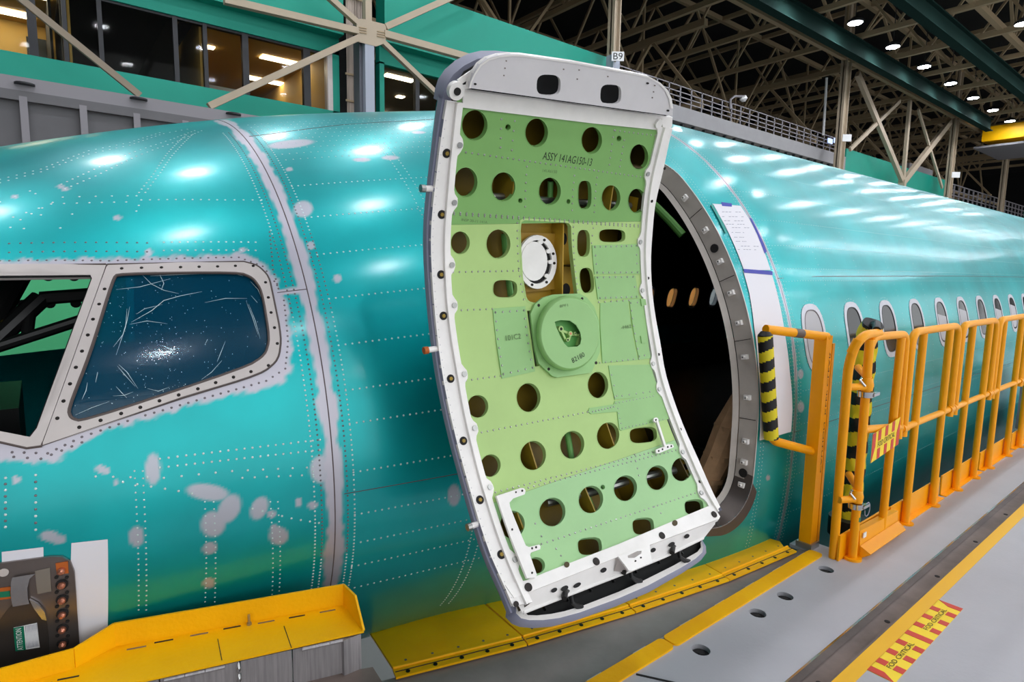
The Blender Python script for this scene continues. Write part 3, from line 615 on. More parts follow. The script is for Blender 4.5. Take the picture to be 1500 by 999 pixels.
# behind the glazing: teal tubes painting in the frame's reflection and dark cockpit structure
def inpt(px, py, d): a, t = hit(px, py); return CAM+(S(a, t)-CAM)*(1+d)
M_inn = mat('frame_reflection_teal', (40, 150, 150), .5)  # teal of the window frame's painted reflection
MB().tube([inpt(120, 560, .09), inpt(190, 483, .09), inpt(370, 477, .09), inpt(352, 545, .09)], .006, 6).build('frame_reflection_line', M_inn, cw)
MB().tube([inpt(240, 482, .09), inpt(285, 482, .09)], .010, 6).build('frame_reflection_line', M_inn, cw)
for a_, b_, r in (((28, 400), (-40, 520), .035), ((60, 437), (-30, 520), .028), ((60, 437), (150, 430), .022), ((-40, 520), (140, 462), .018), ((45, 452), (40, 490), .016)):
    MB().tube([inpt(*a_, .16), inpt(*b_, .16)], r, 10).build('window_mechanism_bar', M_bar, cw2)
MB().tube([inpt(10, 472, .155), inpt(-20, 500, .155)], .012, 8).build('yellow_grip', M_yfoam, cw2)
# cockpit far side: green equipment panel with round holes glimpsed through the empty frame
gp = thing('perforated_panel', 'green perforated panel glimpsed through the open cockpit window at the left edge', 'panel', (-.3, 7.2, -2.5))
V, F = cdt([(-.9, -2.4), (.7, -2.4), (.7, 2.4), (-.9, 2.4)], [ell(-.72+.2*i, 1.0+.26*j, .045, .045, 14) for i in range(7) for j in range(5)], .5)
solid(V, F, lambda u, v, d: np.array([u, 7.2+d, v]), 0, .03).build('perforated_sheet', mat('bright_zinc_green', (90, 205, 140), .5), gp)
MB().box((-1.0, 7.15, -2.5), (-.9, 7.3, 2.45)).build('upright', M_white, gp); MB().box((.7, 7.15, -2.5), (.8, 7.3, 2.45)).build('upright', M_white, gp)
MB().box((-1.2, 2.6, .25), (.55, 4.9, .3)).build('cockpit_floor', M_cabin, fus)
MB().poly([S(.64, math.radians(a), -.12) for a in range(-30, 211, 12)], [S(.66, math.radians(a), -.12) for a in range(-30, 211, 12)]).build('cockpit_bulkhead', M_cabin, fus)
for x in (-.35, .1):   # instrument hood shapes inside
    MB().box((x, 2.35, .3), (x+.28, 2.9, .95)).build('seat_back', M_bar, fus)
# ================================================================== sheets and tape stuck to the skin
P1 = [(1043, 299), (1084, 302), (1097, 322), (1113, 354), (1128, 396), (1089, 396), (1076, 362), (1062, 332)]
sh = thing('paper_sheet', 'white paper sheet with handwritten notes taped beside the doorway', 'paper', tuple(S(*hit(1085, 345))))
skplate('sheet', P1, [], .0035, .001, M_paper, sh, .05)
for k, (y, xa, xb) in enumerate([(311, 1052, 1086), (318, 1057, 1090), (324, 1060, 1094), (329, 1063, 1091), (334, 1067, 1098), (341, 1071, 1090), (348, 1075, 1092), (354, 1077, 1093), (361, 1080, 1112), (366, 1080, 1108)]):
    h = hits([(xa, y), ((xa+xb)/2, y+.6), (xb, y+.4)]); seg = []
    n_ = 7
    for q in range(n_):
        if (q*3+k) % 4 == 0: continue
        f0, f1 = q/n_, (q+.65)/n_; a = [h[0][i]+(h[2][i]-h[0][i])*f0 for i in (0, 1)]; b_ = [h[0][i]+(h[2][i]-h[0][i])*f1 for i in (0, 1)]; seg.append((a, b_))
    mb = MB()
    for a, b_ in seg: mb.tube([S(*a, .0038), S(*b_, .0038)], .0012, 4)
    mb.build('handwriting', M_inkgrey, sh)
P2 = [(1088, 398), (1129, 400), (1140, 440), (1149, 490), (1156, 545), (1160, 600), (1158, 632), (1112, 645), (1113, 600), (1110, 540), (1104, 480), (1097, 430)]
s2_ = thing('paper_sheet', 'long white masking paper strip hanging below the notes beside the doorway', 'paper', tuple(S(*hit(1125, 520)))); skplate('sheet', P2, [], .0035, .001, M_paper, s2_, .05)
for nm, px, mtl, lab in (('tape', [(1055.5, 297), (1071, 299), (1071, 303.5), (1057, 302.5)], M_blue, 'short blue tape at the top edge of the noted paper'), ('tape', [(1097, 320), (1100, 321), (1122, 369), (1119, 372)], M_blue, 'long blue tape strip down the right edge of the noted paper'), ('tape', [(1088, 394.5), (1130, 398), (1131, 403.5), (1089, 400)], M_blue, 'blue tape across the join of the two paper sheets'), ('tape', [(1040, 301), (1044, 300.5), (1065, 342), (1061, 342)], M_tealtape, 'teal tape strip along the left edge of the noted paper')):
    V, F = cdt(XS_(px), [], .05); tag(solid(V, F, fsk(.0055), 0, .001).build(nm, mtl), lab, 'tape', None)
MB  # masking sheets around the service panel
for px, lab in (([(105, 795), (158, 789.5), (158, 918), (150, 970), (112, 970), (103, 840)], 'tall white masking sheet right of the steel service panel'), ([(3, 808), (64, 801), (64, 835), (4, 842)], 'small white masking sheet above the steel service panel')):
    t = thing('masking_sheet', lab, 'paper', tuple(S(*hit(*px[0])))); skplate('sheet', px, [], .003, .001, M_paper, t, .06)
# ================================================================== service panel at the lower left
def skp(name, px, off, th, m_, par=None, holes=(), **k): return skplate(name, px, list(holes), off, th, m_, par or sp, .05, **k)
sp = skp('service_panel', [(-40, 829), (0, 823), (75, 813), (92, 813), (104, 820), (110, 835), (119, 960), (-40, 985)], .010, .008, M_panel, fus, label='brushed steel power receptacle panel with bottle-shaped recess')
rec = [(28, 858), (40, 858), (42, 874), (60, 892), (70, 905), (73, 930), (74, 970), (-10, 980), (0, 905), (8, 895), (24, 876)]
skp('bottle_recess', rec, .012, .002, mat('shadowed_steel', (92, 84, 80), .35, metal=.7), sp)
pb = hits([(38, 838), (33, 845), (31, 858), (32, 872), (34, 880)]); wv = [S(a, t, .018) for a, t in pb]
mb = MB(); side = unit(S(pb[0][0]+.01, pb[0][1])-S(pb[0][0]-.01, pb[0][1])); hw = [.022, .018, .016, .016, .016]
vs = [p-side*q for p, q in zip(wv, hw)]+[p+side*q for p, q in zip(wv, hw)]; mb.add(vs, [(i, i+1, i+6, i+5) for i in range(4)]); mb.build('neck_strap', M_polish, sp)
for q in ([(46, 872), (58, 878), (68, 890), (71, 902), (64, 900), (52, 884)],): skp('shoulder', q, .018, .006, M_polish)
at_ = [(22, 914), (56, 907), (60, 942), (25, 947)]
lb = skp('attention_label', at_, .0135, .001, M_white2); skp('label_band', [(22, 914), (37, 911), (40, 945), (25, 947)], .0145, .0008, M_labelg)
def sktext(s, c0, c1, par, m_, off, size, aspect=1.0):   # text running from pixel c0 to c1
    a, b_ = hits([c0, c1]); A = np.array([a[0], a[1]*RS]); B = np.array([b_[0], b_[1]*RS]); V, F = text2d(s, 1); xs = [v[0] for v in V]; w_ = max(xs)-min(xs); U = (B-A)/w_; U_ = unit(B-A); W_ = np.array([-U_[1], U_[0]])
    P = []
    for x, y in V: q = A+U*(x-min(xs))+W_*y*size; P.append(S(q[0], q[1]/RS, off))
    return MB().add(P, F).build('lettering', m_, par, smooth=False)
sktext('ATTENTION', (33, 944.5), (30, 914), sp, M_white2, .0158, .016)
for k in range(9):
    x0, y0, x1, y1 = 39.5+2*k, 911-.4*k, 42+2*k, 943-.4*k; h = hits([(x0, y0), (x1, y1)]); MB().tube([S(*q, .0138) for q in h], .0007, 4).build('label_line', M_inkgrey, sp)
skp('rust_patch', [(83, 822), (101, 819), (102, 836), (85, 838)], .0125, .001, M_rust)
for k, y in enumerate((832, 852, 873.5, 894, 915, 936)):
    a, t = hit(92+.3*k, y); n_ = SN(a, t); c = S(a, t, .012); MB().cyl(c, n_, .013, .003, 14).build('contact_ring', M_hole, sp) if k else None
    MB().tube([c, c+n_*.010, c+n_*.016], [.0085, .0085, .004], 12).build('copper_contact', M_copper, sp)
    if k:
        for dx in (-8, 7):
            for dy in (-11,): a2, t2 = hit(92+dx+.3*k, y+dy+1); MB().cyl(S(a2, t2, .011), SN(a2, t2), .0045, .002, 8).build('slot', M_hole, sp)
skp('data_plate', [(53, 833), (75, 828), (77, 862), (57, 866)], .0125, .001, mat('engraved_plate', (150, 142, 132), .4, metal=.5))
skp('amber_plate', [(-30, 862), (20, 855), (23, 872), (-30, 878)], .0125, .001, M_rust); skp('green_plate', [(-30, 866), (17, 861), (18, 869), (-30, 874)], .014, .001, M_labelg)
a, t = hit(8, 835); MB().cyl(S(a, t, .012), SN(a, t), .010, .002, 14).build('round_tag', M_beige, sp)
# ================================================================== yellow tray on its aluminium box
ty = thing('yellow_tray', 'yellow folded sheet-metal tray with a raised back edge beside the nose', 'tray', (.5, 2.0, .14))
zt = .394; zb = .28
def T(x, y): return aZ(x, y, zt)[:2]
fr_ = [tuple(T(533, 924)), tuple(T(234, 991)), tuple(T(0, 1042)), (-.45, 1.72)]; bk = [(-.45, 1.90), tuple(T(0, 1010)), tuple(T(110, 978)), tuple(T(169, 946)), tuple(T(504, 885))]
V, F = cdt(fr_+bk, [], .12); solid(V, F, flat(zt), 0, .006).build('tray_floor', M_yellow, ty)
def wall(pts, name='back_wall'):
    mb = MB()
    for (a, za), (b_, zb) in zip(pts, pts[1:]):
        d = unit([b_[0]-a[0], b_[1]-a[1], 0]); n_ = np.array([-d[1], d[0], 0])*.003
        A, B = np.array([*a, zt]), np.array([*b_, zt]); A2, B2 = np.array([*a, za]), np.array([*b_, zb]); mb.hexa([A-n_, B-n_, B+n_, A+n_, A2-n_, B2-n_, B2+n_, A2+n_])
    return mb.build(name, M_yellow, ty)
hi = zt+.064
wall([(bk[4], hi), (bk[3], hi+.0)]); wall([(bk[3], hi), (bk[2], hi-.012)]); wall([(bk[2], hi-.012), (bk[1], hi-.012), (bk[0], hi-.012)])
e0, e1 = np.array(bk[4]), np.array(fr_[0]); mid = tuple(e0+(e1-e0)*.62); wall([(tuple(e0), hi), (mid, zt+.075), (tuple(e1), zt+.004)], 'end_wall')
for k, (x, y) in enumerate([(200, 949), (240, 939), (292, 929), (340, 919), (390, 911), (435, 903), (480, 895), (100, 993), (60, 1003)]):
    c = aZ(x, y, zt+.0008); d = unit(np.array([*(e0-np.array(bk[3])), 0])); MB().bar(c-d*.022, c+d*.022, .004, .0016).build('slot', M_hole if k % 2 else M_trough, ty)
for px in (((319, 936), (325, 967)), ((416, 917), (427, 949))): a, b_ = aZ(*px[0], zt+.0006), aZ(*px[1], zt+.0006); MB().bar(a, b_, .0018, .0012).build('panel_joint', M_hole, ty)
c = aZ(365, 915, zt); MB().tube([c, c+np.array([0, 0, .03])], .0035, 8).build('stud', M_steel, ty); MB().cyl(c, (0, 0, 1), .007, .006, 6).build('nut', M_steel, ty)
ab = thing('aluminium_box', 'brushed aluminium hinged box carrying the yellow tray', 'box', (.5, 1.9, 0))
A = np.array(fr_[0])+np.array([-.006, .006]); B = np.array(fr_[1])+np.array([0, .008]); C_ = np.array(fr_[2])+np.array([0, .008])
j1 = A+(B-A)*.37; j2 = A+(B-A)*.63
for (p, q, top) in ((A, j1, 1), (j1, j2, 1), (j2, B, 1), (B, C_, 1)):
    d = unit(q-p); n_ = np.array([-d[1], d[0]]); n_ = n_ if n_[1] > 0 else -n_; g = d*.0015
    P = [(*(p+g), zb), (*(q-g), zb), (*(q-g+n_*.05), zb), (*(p+g+n_*.05), zb)]; MB().hexa(P+[(x, y, zt-.012) for x, y, z in P]).build('side_panel', M_brushed, ab)
MB().hexa([(*A, zb), (*(A+[-.01, .12]), zb), (*(A+[-.06, .12]), zb), (*(A+[-.05, 0]), zb), (*A, zt-.01), (*(A+[-.01, .12]), zt-.01), (*(A+[-.06, .12]), zt-.01), (*(A+[-.05, 0]), zt-.01)]).build('end_panel', M_brushed, ab)
for f0, f1 in ((.10, .32), (.70, .98)):
    a, b_ = A+(B-A)*f0, A+(B-A)*f1; d = unit(b_-a); n_ = np.array([-d[1], d[0]]); n_ = -n_ if n_[1] > 0 else n_
    for k in range(3):
        p = a+(b_-a)*(k/3+.006); q = a+(b_-a)*((k+1)/3-.006); MB().tube([(*(p+n_*.004), zt-.014), (*(q+n_*.004), zt-.014)], .0055, 10).build('hinge_knuckle', M_brushed, ab)
ch = A+(B-A)*.64; mb = MB()
for k in range(6): c = np.array([*ch, zt-.018-k*.014])+np.array([0, -.008, 0]); mb.tube([c+np.array([math.cos(a)*.005*(k % 2 or .3), math.sin(a)*.003*((k+1) % 2 or .3), math.sin(a)*.008]) for a in np.linspace(0, 2*math.pi, 9)], .0014, 5)
tag(mb.build('small_chain', M_chrome), 'short bright chain hanging on the aluminium box under the tray', 'chain')
c0, c1 = aZ(546, 977, zb)[:2], aZ(560, 999, zb)[:2]; d = unit(np.append(c1-c0, 0))[:2]
stp = thing('raised_step', 'grey raised step under the aluminium box at the bottom left', 'step', (.4, 1.5, 0)); q = [tuple(c0), tuple(c1+d*.5), (-.6, 1.1), (-.6, 1.72), tuple(c0+[-.30, .12])]
V, F = cdt(q, [], .2); solid(V, F, flat(zb), 0, .02).build('step_plate', M_trough, stp); V, F = cdt([tuple(np.array(a)*.985+[.0, .01]) for a in q], [], .3); solid(V, F, flat(zb-.02), 0, zb-.02).build('step_frame', M_wgrey, stp)

# ================================================================== DOOR LEAF (swung open, inner side towards us)
LP = np.array([1.2556, 1.3323, -.217, -.159, -.0717, -.0404, 1.3252, 1.0874]); RD = LP[7]; HW = .42; HL = LP[6]/2
def rotm(a, b_, c):
    ca, sa, cb, sb, cc, sc = math.cos(a), math.sin(a), math.cos(b_), math.sin(b_), math.cos(c), math.sin(c)
    return np.array([[cc, -sc, 0], [sc, cc, 0], [0, 0, 1]])@np.array([[cb, 0, sb], [0, 1, 0], [-sb, 0, cb]])@np.array([[1, 0, 0], [0, ca, -sa], [0, sa, ca]])
LM = rotm(*LP[3:6]); LO = LP[:3]+np.array([0, 0, 1.4])
def lf(u, v, d=0):   # leaf surface: u across, v up along the curve, d deeper into the door
    r = RD+d; th = v/RD; return LM@np.array([u, r*math.cos(th)-RD, r*math.sin(th)])+LO
def lfn(v): th = v/RD; return LM@np.array([0, -math.cos(th), -math.sin(th)])   # towards the viewer
def luv(px, py, d=0):
    o = LM.T@(CAM-LO); q = LM.T@unit(ray(px, py)); oy, oz = o[1]+RD, o[2]; r = RD+d
    A_ = q[1]**2+q[2]**2; B_ = oy*q[1]+oz*q[2]; C_ = oy*oy+oz*oz-r*r; t = (-B_+math.sqrt(max(0, B_*B_-A_*C_)))/A_; p = o+q*t
    return p[0], math.atan2(p[2], p[1]+RD)*RD
def lpx(pts, d=0): return [luv(*p, d) for p in pts]
def lfd(off=0): return lambda a, b_, d: lf(a, b_, off+d)
door = thing('aircraft_door', 'open aircraft entry door seen from inside, green ribbed panel in a white frame', 'door', tuple(lf(0, -HL)))
def lplate(name, px, off, th, m_, holes=(), par=None, step=.04, uv=False, **k):
    V, F = cdt(px if uv else lpx(px, off), [h if uv == 2 else np.array(lpx(h, off)) for h in holes], step); return solid(V, F, lfd(off), 0, th).build(name, m_, par or door, **k)
c5 = lambda L_: [(600+x/3.75, 60+y/3.75) for x, y in L_]
c6 = lambda L_: [(600+x/3.75, 300+y/3.75) for x, y in L_]
c7 = lambda L_: [(640+x/3.261, 540+y/3.261) for x, y in L_]
c8 = lambda L_: [(640+x/3, 700+y/3) for x, y in L_]
def e5(x, y, a, b_, **k): return c5(ell(x, y, a, b_, **k))
def e6(x, y, a, b_, **k): return c6(ell(x, y, a, b_, **k))
def e7(x, y, a, b_, **k): return c7(ell(x, y, a, b_, **k))
D0 = .004
H_top = [e5(357, 462, 70, 83), e5(697, 503, 62, 78), e5(1000, 545, 56, 73), e5(1260, 636, 50, 69), e5(540, 473, 14, 16, n=12), e5(1150, 535, 12, 15, n=12),
         e5(308, 775, 64, 81), e5(515, 800, 65, 79), e5(770, 825, 60, 75), e5(962, 845, 36, 78, e=3), e5(1106, 862, 51, 70), e5(1248, 878, 48, 67), e5(608, 876, 11, 13, n=12), e5(872, 881, 10, 13, n=12)]
cutout = c6([(632, 85), (850, 97), (875, 102), (886, 118), (888, 180), (893, 260), (903, 350), (914, 440), (922, 500), (930, 540), (700, 540), (665, 534), (648, 522), (640, 505), (622, 400), (613, 250), (609, 140), (614, 95)])
H_mid = [e6(278, 208, 52, 62), e6(487, 215, 66, 80), e6(955, 211, 35, 74, e=3), e6(1112, 170, 72, 36, e=3.2, rot=.02), cutout, e6(524, 461, 66, 48, e=3, rot=.02), e6(973, 415, 38, 70, e=2.8, rot=-.12),
         e7(195, 180, 50, 54), e7(437, 138, 57, 69), e7(769, 78, 49, 63), e7(255, 463, 48, 54, rot=.3), e7(459, 415, 61, 70, rot=.2), e7(646, 364, 57, 67, rot=.2), e7(817, 320, 53, 64, rot=.2), e7(985, 317, 65, 37, e=3.2, rot=-.1),
         c6([(645, 582), (668, 580), (711, 886), (689, 889)])]
H_low = [e7(360, 745, 59, 66, rot=.2), e7(551, 685, 62, 69, rot=.25), e7(735, 625, 58, 66, rot=.25), e7(900, 571, 55, 62, rot=.25), e7(1052, 521, 51, 59, rot=.2), e7(1169, 481, 49, 57, rot=.2), e7(730, 848, 57, 41, e=3.2, rot=-.1), e7(985, 752, 51, 39, e=3.2, rot=-.1), e7(1228, 660, 45, 35, e=3.2, rot=-.1), e7(475, 940, 41, 39), e7(792, 566, 10, 11, n=12)]
UL, UR = -.385, .385
# dividing lines between the three skins, as v along u
ya = [luv(*c6([(235, 62)])[0])[1], luv(*c6([(1280, 130)])[0])[1]]; yb = [luv(*c7([(285, 595)])[0])[1], luv(*c7([(1150, 368)])[0])[1]]
va, vb = sum(ya)/2, sum(yb)/2
vtop = luv(*c5([(800, 425)])[0])[1]
def rows(a, b_, hl): 
    return lplate('inner_skin', [(UL, a), (UR, a), (UR, b_), (UL, b_)], D0, .0025, None, uv=2, holes=[])
def greenskin(name, v0, v1, H, m_, lab):
    v0 = v0 if isinstance(v0, tuple) else (v0, v0)
    V, F = cdt([(UL, v0[0]), (UR, v0[1]), (UR, v1), (UL, v1)], [np.array(lpx(h, D0)) for h in H], .035)
    o = solid(V, F, lfd(D0), 0, .0025).build(name, m_, door, label=lab)
    for h in H:      # flanged hole edges
        p = lpx(h, D0); n = len(p); c = np.array(p).mean(0)
        g = [c+(np.array(q)-c)*1.0 for q in p]; vs = [lf(*q, D0-.0006) for q in [c+(np.array(q)-c)*1.045 for q in p]]+[lf(*q, D0-.0012) for q in g]+[lf(*q, D0+.014) for q in [c+(np.array(q)-c)*.985 for q in p]]
        MB().add(vs, [(k, (k+1) % n, n+(k+1) % n, n+k) for k in range(n)]+[(n+k, n+(k+1) % n, 2*n+(k+1) % n, 2*n+k) for k in range(n)]).build('hole_flange', m_, o)
    return o
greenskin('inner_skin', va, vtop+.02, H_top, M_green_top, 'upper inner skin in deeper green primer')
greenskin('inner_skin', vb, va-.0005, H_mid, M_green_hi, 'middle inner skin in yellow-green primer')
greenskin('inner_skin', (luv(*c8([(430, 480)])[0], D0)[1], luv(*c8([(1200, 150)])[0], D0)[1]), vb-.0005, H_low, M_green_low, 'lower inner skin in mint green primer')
# structure inside the door, seen through the holes
lplate('outer_skin', rrect(-.375, -HL+.02, .375, HL+.02, .05), .105, .004, M_olive, uv=True, step=.06)
lplate('outer_skin_paint', rrect(-.38, -HL+.02, .38, HL+.02, .05), .110, .002, M_skin, uv=True, step=.06)
def web_v(u, v0, v1, m_, d0=.008, d1=.104, w=.004):
    n = max(2, int((v1-v0)/.05)); vs = []; 
    for k in range(n+1):
        v = v0+(v1-v0)*k/n; vs += [lf(u-w/2, v, d0), lf(u+w/2, v, d0), lf(u+w/2, v, d1), lf(u-w/2, v, d1)]
    fs = [(4*k+i, 4*k+(i+1) % 4, 4*k+4+(i+1) % 4, 4*k+4+i) for k in range(n) for i in range(4)]+[(0, 1, 2, 3), (4*n+3, 4*n+2, 4*n+1, 4*n)]
    return MB().add(vs, fs).build('rib', m_, door)
def web_h(v, u0, u1, m_, d0=.008, d1=.104, w=.004): 
    P = [lf(u, v+dv, d) for d in (d0, d1) for u, dv in ((u0, -w/2), (u1, -w/2), (u1, w/2), (u0, w/2))]; return MB().hexa(P).build('beam', m_, door)
rl = [c5([(275, 607), (700, 665)]), c6([(245, 45), (700, 78)]), c6([(245, 370), (590, 365)]), c6([(255, 580), (640, 562)]), c6([(310, 960), (680, 918)]), c7([(185, 310), (720, 205)]), c7([(285, 595), (700, 490)]), c7([(500, 830), (800, 740)])]
ucl, ucr = luv(*c6([(600, 300)])[0])[0], luv(*c6([(915, 300)])[0])[0]
for i_, L_ in enumerate(rl):
    v_ = luv(*L_[1])[1]
    if i_ == 2: web_h(v_, -.37, ucl, M_olive_dk); web_h(v_, ucr, .37, M_olive_dk)
    else: web_h(v_, -.37, .37, M_olive_dk)
for u in (-.372, .372): web_v(u, -HL, HL, M_olive_dk)
for u in (-.17, .03, .22): web_v(u, va, HL, M_olive)
for u in (-.19, .12): web_v(u, vb, luv(*rl[5][1])[1], M_olive)
for u in (-.30, -.05, .15, .30): web_v(u, -HL+.10, vb, M_olive)
for (px, dd, r, m_) in ((c5([(330, 850), (560, 862), (770, 880), (1000, 892), (1210, 905)]), .05, .012, M_steel), (c7([(520, 640), (740, 590), (900, 540), (1060, 500), (1160, 480)]), .05, .013, M_steel), (c5([(775, 770), (772, 870)]), .06, .009, mat('green_pushrod', (120, 190, 100), .4)), (c6([(520, 160), (530, 300), (556, 500)]), .06, .010, MATS.get('green_pushrod') or M_green_hi), (c7([(620, 290), (645, 440)]), .06, .010, M_green_hi), (c7([(715, 600), (755, 700)]), .06, .009, M_green_hi)):
    MB().tube([lf(*luv(*p, dd), dd) for p in px], r, 10).build('torque_tube', MATS['green_pushrod'] if 'green_pushrod' in MATS and m_ is not M_steel else m_, door)
for px in (c5([(1250, 905)]), c7([(1165, 480)])):
    u, v = luv(*px[0], .05); mb = MB(); mb.hexa([lf(u+a*.022, v+b_*.028, d) for d in (.03, .07) for a, b_ in ((-1, -1), (1, -1), (1, 1), (-1, 1))]); mb.build('bearing_block', M_ochre, door); MB().cyl(lf(u, v, .03), lfn(v), .010, .006, 12).build('bearing', M_bolt, door)
# recess behind the square cut-out with the white flush handle
q = [np.array(luv(*p, .07)) for p in c6([(585, 70), (905, 85), (960, 560), (600, 560)])]
V, F = cdt(q, [], .05); solid(V, F, lfd(.075), 0, .003).build('recess_back', M_ochre, door)
for px in (c6([(800, 95), (815, 500)]),):
    a, b_ = luv(*px[0], .06), luv(*px[1], .06); MB().hexa([lf(a[0]-.002, b_[1], .02), lf(a[0]+.002, b_[1], .02), lf(a[0]+.002, b_[1], .075), lf(a[0]-.002, b_[1], .075), lf(a[0]-.002, a[1], .02), lf(a[0]+.002, a[1], .02), lf(a[0]+.002, a[1], .075), lf(a[0]-.002, a[1], .075)]).build('recess_web', M_ochre, door)
lplate('recess_step', c6([(560, 150), (805, 158), (808, 463), (640, 480)]), .055, .004, mat('ochre_light', (170, 132, 40), .5))
for e in (e6(845, 187, 20, 34), e6(860, 465, 22, 34)): lplate('recess_hole', e, .0745, .001, M_hole)
ho = e6(703, 314, 106, 148); hi_ = e6(700, 314, 82, 120)
hr = lplate('flush_handle_ring', ho, .036, .010, M_white, holes=[hi_])
lplate('handle_gap', e6(702, 314, 88, 126), .044, .003, M_hole, par=hr); lplate('handle_cap', e6(685, 310, 72, 108), .034, .008, M_white, par=hr)
for a in (-1.15, -.35, .05, 1.0, 1.9): 
    x, y = 703+92*math.cos(a), 314+132*math.sin(a); lplate('ring_screw', e6(x, y, 8, 8, n=8), .0355, .001, M_bolt, par=hr)
for a in (-.55, .0, .75, -1.3): x, y = 700+76*math.cos(a), 314+112*math.sin(a); lplate('handle_tab', e6(x, y, 14, 12, n=8), .033, .006, M_white, par=hr)
# dished round housing
base = [(665, 600), (690, 545), (735, 510), (790, 493), (935, 487), (975, 510), (1015, 560), (1042, 640), (1048, 760), (1045, 810), (1000, 922), (810, 948), (785, 940), (708, 868), (690, 800)]
dh = lplate('housing_plate', c6(base), -.006, .008, M_green_patch)
n = 40; o1 = e6(868, 705, 175, 208, n=n); o2 = e6(882, 706, 158, 192, n=n)
V1 = [lf(*luv(*p, -.007), -.007) for p in o1]+[lf(*luv(*p, -.030), -.030) for p in e6(876, 705, 168, 203, n=n)]+[lf(*luv(*p, -.036), -.036) for p in o2]
MB().add(V1, [(k, (k+1) % n, n+(k+1) % n, n+k) for k in range(n)]+[(n+k, n+(k+1) % n, 2*n+(k+1) % n, 2*n+k) for k in range(n)]).build('dish_wall', M_green_patch, dh, ang=1.2)
opn = [(797, 643), (830, 633), (880, 636), (915, 660), (938, 700), (944, 735), (938, 765), (922, 778), (870, 782), (850, 762), (822, 710), (805, 670)]
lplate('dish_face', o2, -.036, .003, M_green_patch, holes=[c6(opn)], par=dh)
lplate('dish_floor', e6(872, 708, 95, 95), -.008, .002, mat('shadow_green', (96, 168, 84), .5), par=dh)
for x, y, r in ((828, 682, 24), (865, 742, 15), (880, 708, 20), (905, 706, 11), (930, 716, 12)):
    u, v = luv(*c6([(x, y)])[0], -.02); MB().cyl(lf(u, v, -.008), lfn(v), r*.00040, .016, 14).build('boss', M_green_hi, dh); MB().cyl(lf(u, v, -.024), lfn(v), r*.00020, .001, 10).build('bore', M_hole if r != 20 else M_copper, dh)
for a, b_ in (((828, 690), (880, 712)), ((880, 712), (935, 716)), ((880, 712), (868, 745)), ((935, 716), (918, 775)), ((828, 690), (850, 740))):
    p, q = [lf(*luv(*c6([t_])[0], -.012), -.012) for t_ in (a, b_)]; MB().bar(p, q, .007, .012, up=lfn(0)).build('cast_arm', M_green_hi, dh)
for x, y in ((710, 552), (948, 516), (765, 902), (1025, 868)): lplate('screw', e6(x, y, 7, 9, n=8), -.007, .001, M_bolt, par=dh)
lplate('latch_slide', c6([(647, 600), (664, 600), (703, 868), (690, 872)]), .02, .004, mat('grey_slide', (120, 122, 124), .4, metal=.4))
# riveted cover patches
PT = [[(1003, 222), (1262, 215), (1268, 380), (1016, 382)], [(1018, 392), (1240, 388), (1262, 512), (1035, 520)], [(458, 570), (636, 557), (690, 915), (508, 955)], [(1208, 520), (1292, 512), (1325, 842), (1262, 852)]]
for p in PT: lplate('cover_patch', c6(p), .0015, .0022, M_green_patch)
for p in ([(820, -15), (1020, -20), (1068, 125), (850, 148)], [(850, 155), (1080, 115), (1108, 240), (882, 296), (872, 290), (862, 205), (735, 216), (724, 206), (728, 188), (845, 170)]): lplate('cover_patch', c7(p), .0015, .0022, M_green_patch)
lplate('cover_patch', c6([(1048, 540), (1200, 520), (1255, 852), (1060, 870)]), .0018, .002, M_green_patch)
mb = MB(); nr = 0
def lr(L_, sp=.019, d=.003, r=.0030):
    global nr
    P = lpx(L_, d)
    for a, b_ in zip(P, P[1:]):
        k = max(1, int(math.dist(a, b_)/sp))
        for i in range(k+1):
            q = [a[j]+(b_[j]-a[j])*i/k for j in (0, 1)]
            if q[0] < UL+.02 or q[0] > UR-.015: continue
            mb.disc(lf(*q, d), lfn(q[1]), r, 6); nr += 1
for L_ in (c5([(275, 607), (1290, 750)]), c6([(245, 42), (1278, 113)]), c6([(245, 52), (1278, 123)]), c6([(240, 370), (600, 362)]), c6([(250, 580), (455, 572)]), c6([(310, 965), (500, 940)]), c7([(185, 310), (720, 207)]), c7([(280, 590), (1160, 365)]), c7([(300, 603), (1160, 385)]), c7([(500, 838), (1270, 582)]), c7([(470, 740), (500, 800)]), c7([(945, 410), (965, 510)]), c7([(1040, 660), (1070, 690)]), c7([(570, 860), (640, 960)]),
           c5([(505, 430), (500, 585)]), c5([(578, 440), (562, 600)]), c5([(1125, 490), (1098, 680)]), c5([(1180, 545), (1155, 690)]), c5([(1130, 492), (1350, 520)]), c5([(645, 690), (635, 910)]), c5([(905, 740), (893, 930)]), c5([(1030, 750), (1015, 940)]), c6([(592, 100), (600, 350), (628, 520)]), c6([(900, 122), (905, 300), (925, 468)]), c6([(1010, 128), (1000, 210)])): lr(L_)
for p in PT: 
    c = np.array(p).mean(0); q = [tuple(c+(np.array(a)-c)*.88) for a in p]; lr(c6(q+q[:1]), .024, .001, .0034)
lr(c6([(1040, 535), (1205, 525)]), .024, .001, .0034); lr(c6([(1045, 868), (1260, 845)]), .024, .001); lr(c7([(835, 30), (860, 130)]), .03, .001); lr(c7([(850, 135), (1050, 105)]), .03, .001); lr(c7([(745, 205), (845, 182)]), .012, .001); lr(c7([(865, 190), (885, 285), (1095, 240)]), .016, .001, .0024); lr(c7([(855, 165), (1065, 125)]), .016, .001, .0024)
mb.build('rivets', M_steel, door, kind='stuff', smooth=False)
